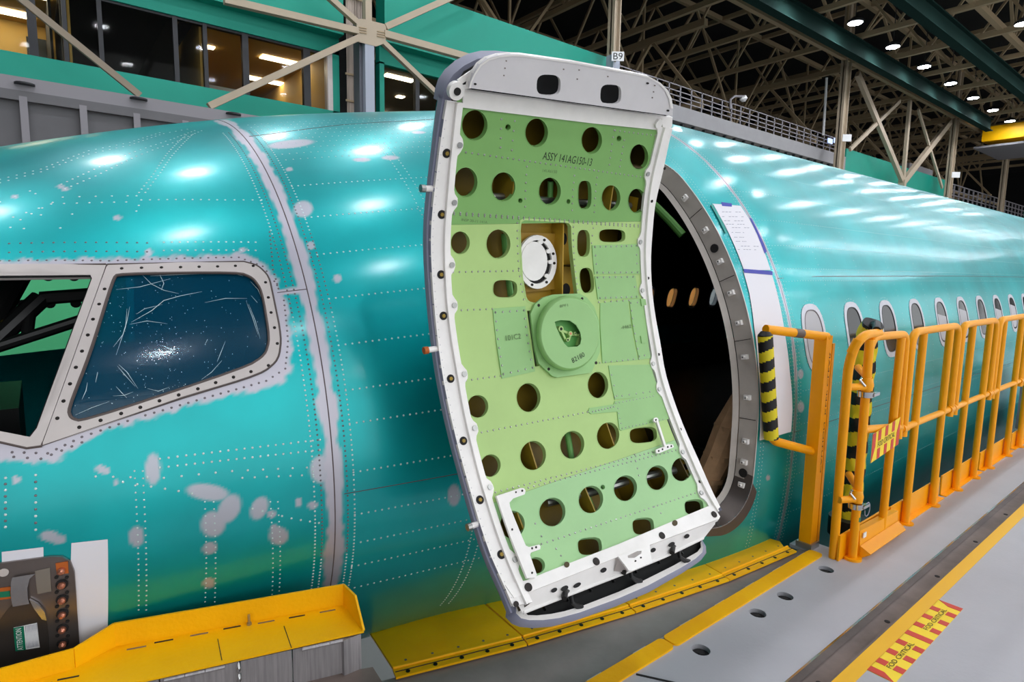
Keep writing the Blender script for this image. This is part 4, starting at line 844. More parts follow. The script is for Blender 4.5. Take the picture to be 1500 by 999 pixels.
# stencilled writing
def ltext(s, px0, px1, off, m_, hscale, mir=1):
    A_, B_ = np.array(luv(*px0, off)), np.array(luv(*px1, off)); V, F = text2d(s, 1); xs = [v[0] for v in V]; w_ = max(xs)-min(xs); U = (B_-A_)/w_; W_ = np.array([-U[1], U[0]]); W_ = W_/np.linalg.norm(W_)
    P = [lf(*(A_+U*(x-min(xs))+W_*y*hscale), off) for x, y in V]; return MB().add(P, F).build('lettering', m_, door, smooth=False)
ltext('ASSY 141AG150-13', (795.5, 228.5), (867, 238.5), .0036, M_ink, .031)
ltext('101C2', (741, 496), (763, 492.5), -.0012, M_inkgrn, .022); ltext('82180', (838, 529), (856, 519), -.0368, M_ink, .022)
ltext('8PF1', (820, 449), (832, 447), -.0368, M_inkgrn, .012); ltext('-H62', (910, 480), (925, 478), -.001, M_inkgrn, .016); ltext('141A6150', (795, 250), (816, 252), .0036, M_inkgrn, .012)
ltext('INSP 30-11 141A', (676, 322), (714, 326), .0036, M_inkgrn, .010)
# white side frames, bumps, bolts and the grey rim seal
EDG = {(-1, 0): c5([(303, 280), (285, 440), (262, 640), (240, 900)])+c6([(226, 120), (226, 330), (240, 560), (272, 800), (300, 955)])+c7([(128, 30), (150, 170), (185, 325), (235, 520), (290, 700), (345, 860), (402, 992)]),
       (-1, 1): c5([(212, 300), (180, 480), (163, 620), (143, 780), (126, 920)])+c6([(118, 100), (116, 250), (128, 450), (150, 700), (185, 960)])+c7([(22, 0), (50, 150), (90, 330), (145, 530), (205, 740), (272, 940)])+c8([(300, 470), (330, 560)]),
       (1, 0): c5([(1372, 470), (1345, 590), (1300, 780), (1285, 900)])+c6([(1282, 60), (1268, 230), (1275, 400), (1292, 560), (1330, 800), (1358, 960)])+c7([(1038, 0), (1078, 140), (1130, 280), (1190, 430), (1240, 545), (1300, 660)]),
       (1, 1): c5([(1440, 490), (1400, 700), (1348, 950)])+c6([(1338, 50), (1325, 300), (1340, 540), (1385, 780), (1425, 990)])+c7([(1085, 0), (1150, 200), (1250, 430), (1368, 690)])}
EDF = {}
for k_, L_ in EDG.items():
    q = sorted([luv(*p, -.002)[::-1] for p in L_]); vv, uu = [a[0] for a in q], [a[1] for a in q]; vg = np.linspace(-HL-.03, HL+.03, 60); ug = np.interp(vg, vv, uu); ker = np.hanning(9); ker /= ker.sum(); ug = np.convolve(np.pad(ug, 4, mode='edge'), ker, 'valid'); EDF[k_] = (vg, ug)
for sgn in (-1, 1):
    uif = lambda v, s_=sgn: float(np.interp(v, *EDF[(s_, 0)])); uof = lambda v, s_=sgn: float(np.interp(v, *EDF[(s_, 1)]))
    rows_ = []; lobes = c5([(262, 570), (237, 887)])+c6([(226, 330), (238, 552), (287, 932)])+c7([(168, 287), (243, 570), (375, 912)]) if sgn < 0 else c5([(1375, 455), (1313, 730)])+c6([(1272, 203), (1280, 470), (1342, 872)])+c7([(1066, 97), (1170, 400), (1272, 590)])
    lv = [luv(*p)[1] for p in lobes]; vs_ = np.arange(-HL, HL+.001, .0106); inner = []
    for v in vs_:
        b_ = max([math.exp(-((v-l)/.020)**4) for l in lv]); inner.append((uif(v)-sgn*.014*b_, v))
    outer = [(uof(v), v) for v in vs_[::-4]]
    V, F = cdt(inner+outer, [], .045); st = solid(V, F, lfd(-.002), 0, .010).build('side_frame', M_white, door)
    # raised bead and outer side wall
    n_ = 60; vs = []
    for k in range(n_+1):
        v = -HL+2*HL*k/n_
        for du, dd in ((.020, -.002), (.0215, -.010), (.026, -.010), (.0275, -.002)): vs.append(lf(uif(v)+sgn*(du-.004), v, dd))
    MB().add(vs, [(4*k+i, 4*k+i+1, 4*k+5+i, 4*k+4+i) for k in range(n_) for i in range(3)]).build('bead', M_white, st)
    vs = []
    for k in range(n_+1):
        v = -HL+2*HL*k/n_
        for du, dd in ((0, -.002), (.0, .012), (sgn*.005, .012), (sgn*.006, .028), (-sgn*.002, .045), (-sgn*.035, .104)): vs.append(lf(uof(v)+du, v, dd))
    sw = MB().add(vs, [(6*k+i, 6*k+i+1, 6*k+7+i, 6*k+6+i) for k in range(n_) for i in range(5)]).build('rim_seal', M_seal, door)
    for p in lobes:
        u, v = luv(*p); MB().cyl(lf(uif(v)-sgn*.003, v, -.002), lfn(v), .0075, .004, 12).build('rivet_boss', M_steel, st)
for p in c5([(203, 617), (176, 953)])+c6([(172, 383), (185, 610), (225, 955)])+c7([(126, 345), (205, 627), (307, 888)]):
    u, v = luv(*p, -.002)
    b_ = MB().cyl(lf(u, v, -.002), lfn(v), .0115, .0015, 16).build('bolt_hole', M_hole, door); MB().cyl(lf(u, v, -.003), lfn(v), .0055, .003, 6).build('bolt', M_olive, b_)
for p in c5([(1330, 880), (1400, 700)])+c6([(1310, 403), (1368, 822)])+c7([(1163, 290), (1255, 540)]): u, v = luv(*p, -.002); MB().cyl(lf(u, v, -.002), lfn(v), .005, .002, 10).build('bolt', M_bolt, door)
mb = MB()
for k in range(62): v = -HL+.03+k*.0205; mb.disc(lf(float(np.interp(v, *EDF[(-1, 1)]))+.006, v, -.0022), lfn(v), .0018, 5)
mb.build('rivets', M_gate, door, kind='stuff', smooth=False)
# hinge pins sticking out on the left
for px, L_ in ((c5([(105, 815)])[0], .03), (c6([(115, 797)])[0], .045), (c7([(182, 745)])[0], .025)):
    v = luv(*px)[1]; u0 = float(np.interp(v, *EDF[(-1, 1)])); a = lf(u0, v, .012); L_ *= .35; b_ = lf(u0-.01-L_, v, .012); pn = MB().tube([a, b_], .008, 10).build('side_pin', M_white, door); MB().tube([b_, lf(u0-.01-L_-.012, v, .012)], .010, 10).build('roller', M_rust if L_ > .014 else M_steel, pn)
# header band and top gate
lplate('header_band', c5([(296, 270), (1420, 420), (1392, 450), (1372, 490), (1000, 452), (600, 403), (292, 366)]), -.001, .02, M_white)
gate_o = [(325, 258), (332, 225), (352, 180), (385, 130), (430, 98), (490, 80), (560, 74), (620, 76), (900, 115), (1250, 181), (1320, 197), (1375, 228), (1415, 268), (1437, 315), (1445, 370), (1446, 412)]
tg = lplate('top_gate', c5(gate_o), -.032, .010, M_gate, holes=[e5(764, 243, 66, 58, e=3, rot=.05), e5(1105, 294, 57, 54, e=3.2, rot=.05)])
rim = [lf(*luv(*p, -.032), -.030) for p in c5(gate_o)]; rim2 = [lf(*luv(*p, -.032), -.016) for p in c5(gate_o)]; n = len(rim)
MB().add(rim+rim2, [(k, k+1, n+k+1, n+k) for k in range(n-1)]).build('gate_flange', M_white, tg)
MB().add([lf(*luv(*p, -.032), -.0345) for p in c5(gate_o[:-1])]+[lf(*luv(*p, -.032), -.0345) for p in c5([(x+(700-x)*.02, y+(300-y)*.035) for x, y in gate_o[:-1]])], [(k, k+1, n-1+k+1, n-1+k) for k in range(n-2)]).build('gate_edge', M_white, tg)
lplate('gate_gap_shade', c5([(250, 255), (300, 170), (420, 100), (620, 90), (1250, 195), (1400, 260), (1430, 380), (1400, 425), (700, 330)]), .02, .004, M_blackgap)  # black plate standing in for the shade inside the gate gap
for x, y in ((361, 237), (1420, 383), (1308, 233)): lplate('screw', e5(x, y, 8, 6, n=8), -.0335, .001, M_bolt, par=tg)
for x, y in ((532, 110), (525, 150), (519, 190), (932, 160), (922, 210), (847, 156), (1348, 245), (1341, 280), (1334, 312), (1090, 196)): lplate('rivet_mark', e5(x, y, 4, 4, n=6), -.0335, .001, M_trough, par=tg)
skin_o = [(178, 340), (186, 290), (203, 238), (240, 185), (300, 135), (370, 100), (440, 84), (520, 84), (600, 92), (900, 135), (1250, 200), (1340, 225), (1400, 270), (1425, 320), (1435, 400)]
V, F = cdt(lpx(c5(skin_o+[(1300, 420), (700, 345)]), .05), [], .05); solid(V, F, lfd(.05), 0, .045).build('upper_gate_skin', M_seal, door)
for a, b_, r in (((268, 228), (340, 178), .006), ((290, 255), (332, 248), .004), ((335, 180), (420, 110), .005)):
    p, q = [lf(*luv(*c5([t_])[0], -.005), -.005) for t_ in (a, b_)]; MB().bar(p, q, r*2.4, .004, up=lfn(HL)).build('gate_strut', M_white, door)
u, v = luv(*c5([(252, 272)])[0], -.01); MB().cyl(lf(u, v, -.004), lfn(v), .021, .014, 18).build('corner_hinge', M_white, door); MB().cyl(lf(u, v, -.018), lfn(v), .009, .003, 14).build('hinge_bolt', M_hole, door)
u, v = luv(*c5([(1372, 457)])[0], -.01); MB().cyl(lf(u, v, -.002), lfn(v), .014, .008, 16).build('corner_hinge', M_white, door)
lplate('corner_gusset', c5([(1385, 425), (1445, 418), (1442, 470), (1395, 500)]), -.003, .015, M_white)
# bottom rail, web, clips and the curved bottom gate
lplate('bottom_rail', c8([(392, 450), (470, 418), (800, 290), (1190, 125), (1215, 120), (1245, 170), (1240, 180), (800, 345), (340, 528), (300, 470)]), -.004, .014, M_white)
LA = c8([(340, 527), (560, 442), (800, 345), (1020, 260), (1242, 178)]); LB = c8([(378, 598), (590, 515), (830, 422), (1000, 352), (1168, 272)])
vs = [lf(*luv(*p, .006), .006) for p in LA]+[lf(*luv(*p, .05), .05) for p in LB]; MB().add(vs, [(k, k+1, 6+k, 5+k) for k in range(4)]).build('bottom_web', M_white, door)
vs = [lf(*luv(*p, .048), .048) for p in [(x, y-3) for x, y in LB]]; MB().tube(vs, .006, 8).build('web_flange', M_white, door)
for x, y, a, b_ in ((516, 493, 14, 9), (617, 471, 18, 9), (562, 485, 17, 11), (733, 405, 14, 10), (951, 317, 12, 9), (1032, 292, 15, 9), (1099, 256, 12, 9)): ya_, yb_ = np.interp(x, [p[0]*3-1920 for p in LA], [p[1]*3-2100 for p in LA]), np.interp(x, [p[0]*3-1920 for p in LB], [p[1]*3-2100 for p in LB]); lplate('web_hole', c8(ell(x, y, a, b_, 14, -.5)), .006+.044*(y-ya_)/(yb_-ya_)-.006, .002, M_hole)
for x, y in ((571, 381), (1046, 198)): lplate('rail_hole', c8(ell(x, y, 12, 13, 14)), -.0052, .001, M_olive_dk)
for x, y in ((699, 368), (988, 254), (401, 481), (347, 555), (1217, 161), (1231, 203)): u, v = luv(*c8([(x, y)])[0], -.004); MB().cyl(lf(u, v, -.004), lfn(v), .0105 if x not in (347, 1231) else .007, .003, 14).build('bolt', M_bolt, door)
gl = [(322, 560), (318, 600), (345, 628), (380, 642), (440, 647), (520, 640), (620, 615), (800, 552), (950, 488), (1100, 402), (1160, 362), (1184, 330), (1182, 300), (1165, 272)]
gi = [(378, 560), (385, 590), (400, 603), (440, 604), (500, 598), (560, 586), (640, 562), (800, 500), (900, 455), (1040, 385), (1110, 345), (1145, 325), (1160, 305), (1158, 285)]
gm = [((a[0]*.55+b_[0]*.45), (a[1]*.55+b_[1]*.45)) for a, b_ in zip(gl, gi)]
n = len(gl); L1 = [lf(*luv(*p, .075), .075) for p in c8(gi)]; L2 = [lf(*luv(*p, .070), .070) for p in c8(gm)]; L3 = [lf(*luv(*p, .085), .085) for p in c8(gl)]; L4 = [lf(*luv(*p, .085), .11) for p in c8(gl)]
MB().add(L1+L2, [(k, k+1, n+k+1, n+k) for k in range(n-1)]).build('gate_lip', M_white, door)
gs = MB().add(L2+L3+L4, [(k, k+1, n+k+1, n+k) for k in range(n-1)]+[(n+k, n+k+1, 2*n+k+1, 2*n+k) for k in range(n-1)]).build('bottom_gate_seal', M_seal, door, ang=1.3)
V, F = cdt(lpx(c8(gl+[(1000, 330), (600, 490), (350, 590)]), .09), [], .05); solid(V, F, lfd(.092), 0, .02).build('bottom_gate_skin', M_blackgap, door)  # gate skin coloured black to put the gap's darkness in
for k in range(7): x = 480+k*100; y = 573-k*41; p, q = [lf(*luv(*c8([t_])[0], .088), .088) for t_ in ((x-18, y-20), (x, y+8))]; MB().bar(p, q, .006, .008).build('gate_stiffener', M_bar, door)
for x, y in ((575, 525), (835, 412), (1048, 325)):
    f_ = [(x-15, y+5), (x-12, y-25), (x+2, y-32), (x+14, y-12), (x+20, y+22), (x+40, y+38), (x+62, y+42)]; P = [lf(*luv(*p, .03+.008*i), .03+.008*i) for i, p in enumerate(c8(f_))]; MB().tube(P, [.008, .009, .007, .006, .006, .008, .007], 8).build('spring_clip', M_bar, door)
lplate('latch_bracket', c8([(797, 345), (935, 292), (945, 372), (858, 408), (845, 408)]), -.010, .006, M_white, holes=[c8([(838, 342), (880, 322), (900, 320), (898, 332), (868, 352), (840, 352)])])
vs = [lf(*luv(*p, -.01), -.008) for p in c8([(800, 346), (847, 408)])]+[lf(*luv(*p, .03), .03) for p in c8([(778, 410), (835, 415)])]; MB().add(vs, [(0, 1, 3, 2)]).build('bracket_side', M_beige, door)
for x, y in ((873, 365), (897, 350)): lplate('screw', c8(ell(x, y, 4, 4, 8)), -.011, .001, M_bolt)
# small white brackets on the inner skin
lplate('stay_bracket', c7([(285, 608), (400, 570), (416, 571), (424, 583), (420, 600), (365, 620), (347, 640), (350, 660), (425, 845), (440, 852), (488, 840), (495, 848), (494, 862), (450, 878), (445, 890), (478, 985), (470, 998), (430, 1000)]), -.016, .008, M_white)
for x, y, r in ((408, 583, 5), (360, 768, 5), (455, 858, 5), (474, 853, 5), (455, 975, 5), (378, 590, 4)): lplate('screw', e7(x, y, r, r+1, n=8), -.0165, .001, M_bolt)
p = lambda x, y, d: lf(*luv(*c7([(x, y)])[0], d), d)
MB().bar(p(1048, 248, -.012), p(1088, 372, -.012), .010, .008, up=lfn(0)).build('stay_bracket', M_white, door)
lplate('stay_foot', c7([(1045, 388), (1080, 372), (1105, 360), (1128, 362), (1132, 375), (1060, 405), (1048, 403)]), -.008, .008, M_white); lplate('stay_head', e7(1047, 245, 12, 12, n=12), -.014, .006, M_white)
for x, y in ((1060, 393), (1078, 385), (1103, 374), (1120, 370), (1047, 245)): lplate('screw', e7(x, y, 4, 5, n=8), -.0148 if y < 300 else -.0085, .001, M_bolt)
# small fastener tabs on the right strip
for y in (536, 740): lplate('tab', c6([(1270, y-20), (1295, y-22), (1302, y+16), (1276, y+20)]), -.002, .003, M_green_patch)
# ================================================================== guard rails
RY = 1.127
def fillet(pts, r, n=6):
    out = [np.array(pts[0], float)]
    for a, b_, c in zip(pts, pts[1:], pts[2:]):
        a, b_, c = (np.array(q, float) for q in (a, b_, c)); d1, d2 = unit(a-b_), unit(c-b_); 
        for k in range(n+1): t = k/n; out.append((1-t)**2*(b_+d1*r)+2*t*(1-t)*b_+t*t*(b_+d2*r))
    out.append(np.array(pts[-1], float)); return out
def rail_unit(x0, x1, pa, pb, label, board=True):
    t = thing('guardrail_panel', label, 'guardrail', (x0, RY, 0), 'amber tubular guardrails')
    MB().tube(fillet([(x0, RY, .54), (x0, RY, 1.105), (x1, RY, 1.105), (x1, RY, .54)], .085), .021, 14).build('hoop', M_rail, t)
    for x in (pa, pb):
        MB().tube([(x, RY, .01), (x, RY, 1.09)], .0205, 14).build('post', M_rail, t); MB().cyl((x, RY-.005, 0), (0, 0, 1), .038, .010, 18).build('base_flange', M_rail, t)
    MB().tube([(x0-.05, RY, .585), (x1+.05, RY, .585)], .018, 12).build('mid_rail', M_rail, t)
    for x in (x0, x1): MB().tube([(x-.035, RY, .585), (x+.035, RY, .585)], .024, 12).build('collar', M_rail, t)
    if board: MB().box((x0+.0, RY+.022, .0), (x1+.04, RY+.030, .13)).build('toe_board', M_rail, t); MB().box((x0, RY-.01, 0), (x1+.04, RY+.03, .006)).build('foot_angle', M_rail, t)
    return t
rail_unit(3.615, 4.385, 3.785, 4.233, 'amber tubular guardrail panel next to the gate')
rail_unit(4.466, 5.22, 4.68, 5.07, 'amber tubular guardrail panel in the middle of the run')
rail_unit(5.30, 6.10, 5.43, 5.93, 'amber tubular guardrail panel at the right edge, farthest away')
rail_unit(6.18, 6.98, 6.33, 6.83, 'amber tubular guardrail panel continuing beyond the frame')
# gate with its pivot pole, foam wrapped pole, kick plate and sign
g = thing('safety_gate', 'amber swing gate with clamped pivot pole and kick plate', 'gate', (3.05, RY, 0), None)
MB().tube(fillet([(3.02, 1.19, 0), (2.93, 1.16, 1.02), (2.94, RY, 1.12), (3.1, RY, 1.135), (3.2, RY, 1.125)][:2]+[(2.95, RY, 1.125), (3.16, RY, 1.125)], .09), .021, 14).build('gate_stile', M_rail, g)
MB().tube([(3.085, RY, .01), (3.075, RY, .62), (3.06, RY, 1.10)], .020, 14).build('pivot_pole', M_rail, g); MB().cyl((3.085, RY, 0), (0, 0, 1), .042, .012, 18).build('base_flange', M_rail, g)
MB().tube(fillet([(3.08, RY, 1.085), (3.09, RY, 1.11), (3.52, RY, 1.10), (3.545, RY, .54)], .06), .020, 14).build('hoop', M_rail, g)
MB().tube([(3.44, RY, .01), (3.46, RY, 1.085)], .020, 14).build('post', M_rail, g); MB().cyl((3.44, RY, 0), (0, 0, 1), .038, .01, 18).build('base_flange', M_rail, g)
MB().tube([(3.08, RY, .66), (3.56, RY, .60)], .020, 12).build('mid_rail', M_rail, g)
for z in (.885, .33):
    MB().tube([(3.068, RY, z-.03), (3.068, RY, z+.0), (3.068, RY, z+.03)], [.028, .032, .024], 16).build('collar', M_rail, g)
    cl = MB().tube([(3.068, RY, z-.062), (3.068, RY, z-.035)], [.034, .036], 18).build('clamp_ring', M_chrome, g); MB().bar((3.068, RY-.03, z-.05), (3.12, RY-.035, z-.045), .018, .014).build('clamp_lug', M_chrome, cl); MB().tube([(3.03, RY-.01, z-.005), (3.02, RY+.01, z+.02), (3.04, RY+.01, z+.03)], .007, 8).build('clamp_bolt', M_chrome, cl)
    MB().tube([(2.97, 1.165, z-.01), (3.05, RY, z-.012)], .017, 12).build('stub', M_rail, g); MB().tube([(3.09, RY, z+.025), (3.2, 1.22, z+.055)], .018, 12).build('stub', M_rail, g)
MB().tube([(3.084, RY, .20), (3.084, RY, .222)], .0212, 14).build('green_band', M_labelg, g)
MB().tube([(3.10, RY-.03, .27)]+[(3.12+.03*math.cos(a), RY-.035, .26+.035*math.sin(a)) for a in np.linspace(2.4, -3.2, 12)], .0022, 6).build('lanyard', M_seal, g)
mb = MB(); mb.hexa([(3.12, RY-.02, .0), (3.62, RY-.02, .0), (3.62, RY+.02, 0), (3.12, RY+.02, 0), (3.12, RY-.012, .14), (3.62, RY-.012, .12), (3.62, RY+.02, .12), (3.12, RY+.02, .14)]); kp_ = mb.build('kick_plate', M_rail, g)
MB().hexa([(3.13, 1.065, .03), (3.60, 1.065, .03), (3.62, RY-.02, .0), (3.12, RY-.02, 0), (3.13, 1.063, .036), (3.60, 1.063, .036), (3.62, RY-.018, .065), (3.12, RY-.018, .065)]).build('kick_lip', M_rail, kp_)
MB().box((3.14, RY-.0225, .10), (3.175, RY-.0185, .125)).build('sticker', M_white2, kp_)
MB().box((3.0, RY+.03, 0), (3.62, RY+.04, .13)).build('toe_board', M_rail, g)
def striped_tube(t, P, r, turns, wob=0, n=28, sub=.006, name='foam', duty=.5):
    # helical bands of two foam colours on one round tube, each colour a mesh of its own
    P = [np.array(p, float) for p in P]; Ls = [np.linalg.norm(b_-a) for a, b_ in zip(P, P[1:])]; tot = sum(Ls); m_ = int(tot/sub); vs = []
    def at(s):
        for a, b_, l in zip(P, P[1:], Ls):
            if s <= l: return a+(b_-a)*s/l, unit(b_-a)
            s -= l
        return P[-1], unit(P[-1]-P[-2])
    for i in range(m_+1):
        c, d = at(tot*i/m_*.9999); u = unit(np.cross(d, [.3, 1, 0])); w_ = np.cross(d, u)
        for k in range(n): a = 2*math.pi*k/n; vs.append(c+r*(1+wob*math.sin(9*i/m_*7+k))*(math.cos(a)*u+math.sin(a)*w_))
    A_, B_ = [], []
    for i in range(m_):
        for k in range(n):
            q = (i*n+k, i*n+(k+1) % n, (i+1)*n+(k+1) % n, (i+1)*n+k); ph = (i/m_*turns+math.sin(2*math.pi*k/n+2.2)*.13*(1+wob*8*math.sin(i*.11)) ) % 1
            (A_ if ph < duty else B_).append(q)
    A_.append(tuple(range(n))); B_.append(tuple(range(m_*n, (m_+1)*n)))
    MB().add(vs, A_).build(name, M_yfoam, t, label='yellow foam bands'); MB().add(vs, B_).build(name, M_black, t, label='black foam bands')
fp = thing('foam_wrapped_pole', 'black and yellow foam wrapped pole standing behind the gate', 'pole', (3.32, 1.25, 0))
striped_tube(fp, [(3.36, 1.26, .08), (3.38, 1.26, .62), (3.36, 1.25, 1.10), (3.34, 1.22, 1.155)], .05, 7.5, .05)
MB().cyl((3.36, 1.26, 0), (0, 0, 1), .10, .10, 20).build('base', M_black, fp); MB().tube([(3.34, 1.22, 1.15), (3.22, 1.16, 1.165), (3.14, 1.13, 1.14)], .018, 10).build('foam_tail', M_black, fp)
fod('gate_sign', 'small red and yellow striped warning sign hanging on the gate mid rail', (3.13, RY-.026, .49), (.955, 0, .10), (-.02, 0, 1), .36, .145, reps=1)
# left post with padded hoop
hp = thing('padded_hoop_post', 'flat yellow post with tubular hoop padded in yellow and black foam, beside the doorway', 'post', (3.04, 1.33, 0))
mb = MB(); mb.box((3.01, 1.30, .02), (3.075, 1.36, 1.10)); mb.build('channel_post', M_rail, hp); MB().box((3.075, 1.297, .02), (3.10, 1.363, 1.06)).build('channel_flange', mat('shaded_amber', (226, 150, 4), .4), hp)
MB().box((3.0, 1.29, 0), (3.09, 1.37, .03)).build('foot', M_steel, hp)
PT_, PB_ = np.array([2.654, 1.425, 1.142]), np.array([2.73, 1.40, .600])
MB().tube([(3.045, 1.315, 1.095), PT_+np.array([0, 0, .0])], .0215, 16).build('top_tube', M_rail, hp); MB().tube([(3.043, 1.3135, 1.0948), (3.047, 1.3165, 1.0952)], .018, 16).build('tube_bore', M_hole, hp)
a = np.array([3.045, 1.315, 1.095]); d = PT_-a; MB().tube([a+d*.42, a+d*.55], .0222, 16).build('bare_band', M_trough, hp)
MB().tube(fillet([(3.04, 1.33, .505), PB_, PB_+(PT_-PB_)*.3], .05), .0215, 16).build('lower_tube', M_rail, hp)
striped_tube(hp, [PB_+np.array([0, 0, .01]), PT_-np.array([0, 0, .03])], .034, 5.2)
MB().tube([PT_-np.array([0, 0, .03]), PT_-np.array([0, 0, .01])], [.034, .02], 16).build('foam_end', M_black, hp)
V, F = text2d('CAUTION  KEEP CLEAR', 1); xs = [v[0] for v in V]; k = .62/(max(xs)-min(xs))
MB().add([(3.055+y*.018, 1.2985, .40+(x-min(xs))*k) for x, y in V], F).build('lettering', M_ink, hp, smooth=False)
MB().box((7.08, .98, 0), (7.5, 1.30, .55)).build('x', M_wgrey2).name = 'grey_cabinet'
tag(bpy.data.objects['grey_cabinet'], 'pale grey cabinet at the end of the railed walkway', 'cabinet')

# ================================================================== HANGAR
mb = MB(); mb.box((-40, -40, -2.6), (120, 46, -2.5)); hf = struct('floor', mb, M_hfloor)
mb = MB(); mb.box((-40, -24, 17.5), (120, 46, 17.7)); struct('ceiling', mb, M_roof)
mb = MB(); mb.box((-40, 45, -2.5), (120, 45.3, 17.5)); struct('wall_back', mb, M_roof)
mb = MB(); mb.box((119, -24, -2.5), (119.3, 46, 17.5)); struct('wall_right', mb, M_roof)
# near wall left out so added world fill brightens camera-facing surfaces
mb = MB(); mb.box((-40, -24, -2.5), (-39.7, 46, 17.5)); struct('wall_left', mb, M_wgrey)
# office building beyond the nose
FY = 16.5
def fx(px, py=100): return float(aY(px, py, FY)[0])
of = sroot('wall_office')
def fbox(name, x0, x1, z0, z1, m_, y0=FY, y1=FY+.25, par=of): return MB().box((x0, y0, z0), (x1, y1, z1)).build(name, m_, par)
XB = fx(497, 110); 
fbox('lower_band', -14, XB, 4.6, 5.68, M_teal_wall); fbox('upper_fascia', -14, XB, 7.62, 9.35, M_teal_wall, FY-.35, FY+.2); fbox('soffit_band', -14, XB, 7.18, 7.66, M_teal_wall); fbox('end_pier', fx(487), XB, 5.6, 7.3, M_teal_wall); fbox('end_jamb', fx(480), fx(487), 5.68, 7.18, M_beige)
X2 = fx(556, 110); X3 = 17.45
fbox('lower_band', X2, X3, 4.6, 5.68, M_teal_wall); fbox('upper_fascia', X2, X3, 7.75, 9.35, M_teal_wall, FY-.35, FY+.2); fbox('soffit_band', X2, X3, 7.25, 7.8, M_teal_wall); fbox('end_pier', X2, fx(563, 120), 5.6, 7.3, M_teal_wall)
# mullions and panes: pixel columns at mid height
muls = [(42, 56), (94, 101), (146, 153), (256, 263), (300, 306), (357, 366), (446, 456)]
wn = 1
def glass(name, col, al=.82):
    if name in MATS: return MATS[name]
    G2 = bpy.data.materials.new(name); G2.use_nodes = True; N2 = G2.node_tree.nodes; L2 = G2.node_tree.links; b2 = N2['Principled BSDF']; b2.inputs['Base Color'].default_value = (.02, .02, .02, 1); b2.inputs['Roughness'].default_value = .03
    t2 = N2.new('ShaderNodeBsdfTransparent'); t2.inputs[0].default_value = (*lin(col), 1); m2 = N2.new('ShaderNodeMixShader'); m2.inputs[0].default_value = 1-al; L2.new(t2.outputs[0], m2.inputs[1]); L2.new(b2.outputs[0], m2.inputs[2]); L2.new(m2.outputs[0], N2['Material Output'].inputs['Surface']); MATS[name] = G2; return G2
GL = glass('clear_office_glass', (235, 235, 230), .9)
edges = [-12.0]+[v for a, b_ in muls for v in (fx(a, 60+a*.13), fx(b_, 60+a*.13))]+[fx(480, 110)]
for k in range(0, len(edges), 2):
    wroot = sroot('window_%d' % wn); wn += 1; MB().box((edges[k], FY+.10, 5.68), (edges[k+1], FY+.115, 7.18)).build('pane', GL, wroot)
    if k+2 < len(edges)+1 and k+1 < len(edges)-1: MB().box((edges[k+1], FY+.04, 5.66), (edges[k+2], FY+.2, 7.2)).build('mullion', M_mull, wroot)
    MB().box((edges[k], FY+.06, 7.13), (edges[k+1], FY+.2, 7.2)).build('head_bar', M_mull, wroot)
wroot = sroot('window_%d' % wn); MB().box((fx(563, 120), FY+.1, 5.68), (X3-.5, FY+.115, 7.25)).build('pane', GL, wroot)
for a in (610, 700, 780): x = fx(a, 140); MB().box((x, FY+.04, 5.66), (x+.13, FY+.2, 7.25)).build('mullion', M_mull, wroot)
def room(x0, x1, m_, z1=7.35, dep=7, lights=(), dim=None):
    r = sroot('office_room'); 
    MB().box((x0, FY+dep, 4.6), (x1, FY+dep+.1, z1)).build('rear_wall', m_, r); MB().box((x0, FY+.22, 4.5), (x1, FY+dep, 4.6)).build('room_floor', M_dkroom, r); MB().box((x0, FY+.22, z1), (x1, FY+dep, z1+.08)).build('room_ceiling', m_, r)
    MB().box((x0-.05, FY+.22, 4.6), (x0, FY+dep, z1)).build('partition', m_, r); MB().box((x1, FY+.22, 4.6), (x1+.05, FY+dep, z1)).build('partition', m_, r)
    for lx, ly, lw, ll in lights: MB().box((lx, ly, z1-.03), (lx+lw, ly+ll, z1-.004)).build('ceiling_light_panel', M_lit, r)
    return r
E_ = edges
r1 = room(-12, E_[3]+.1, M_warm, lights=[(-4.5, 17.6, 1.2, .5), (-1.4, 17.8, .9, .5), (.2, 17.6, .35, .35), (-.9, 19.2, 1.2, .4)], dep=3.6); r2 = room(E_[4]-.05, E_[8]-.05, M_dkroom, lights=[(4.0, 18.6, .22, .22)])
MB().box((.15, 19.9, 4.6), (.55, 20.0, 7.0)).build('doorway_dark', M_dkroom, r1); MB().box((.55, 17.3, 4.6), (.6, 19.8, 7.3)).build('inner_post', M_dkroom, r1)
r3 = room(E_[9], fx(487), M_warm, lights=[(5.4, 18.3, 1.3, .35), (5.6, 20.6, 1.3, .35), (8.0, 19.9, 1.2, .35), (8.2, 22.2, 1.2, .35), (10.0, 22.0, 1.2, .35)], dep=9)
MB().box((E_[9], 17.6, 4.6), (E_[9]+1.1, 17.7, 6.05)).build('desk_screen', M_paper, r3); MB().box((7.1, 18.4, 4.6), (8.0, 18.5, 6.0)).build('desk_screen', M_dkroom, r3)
room(X2+.1, X3-.4, mat('dim_office_paint', (128, 110, 84), .7), lights=[(8.9, 17.6, 1.0, .3), (11.2, 17.9, 1.0, .3), (10.3, 19.5, .25, .25), (13.4, 18.2, 1.0, .3)], z1=7.4)
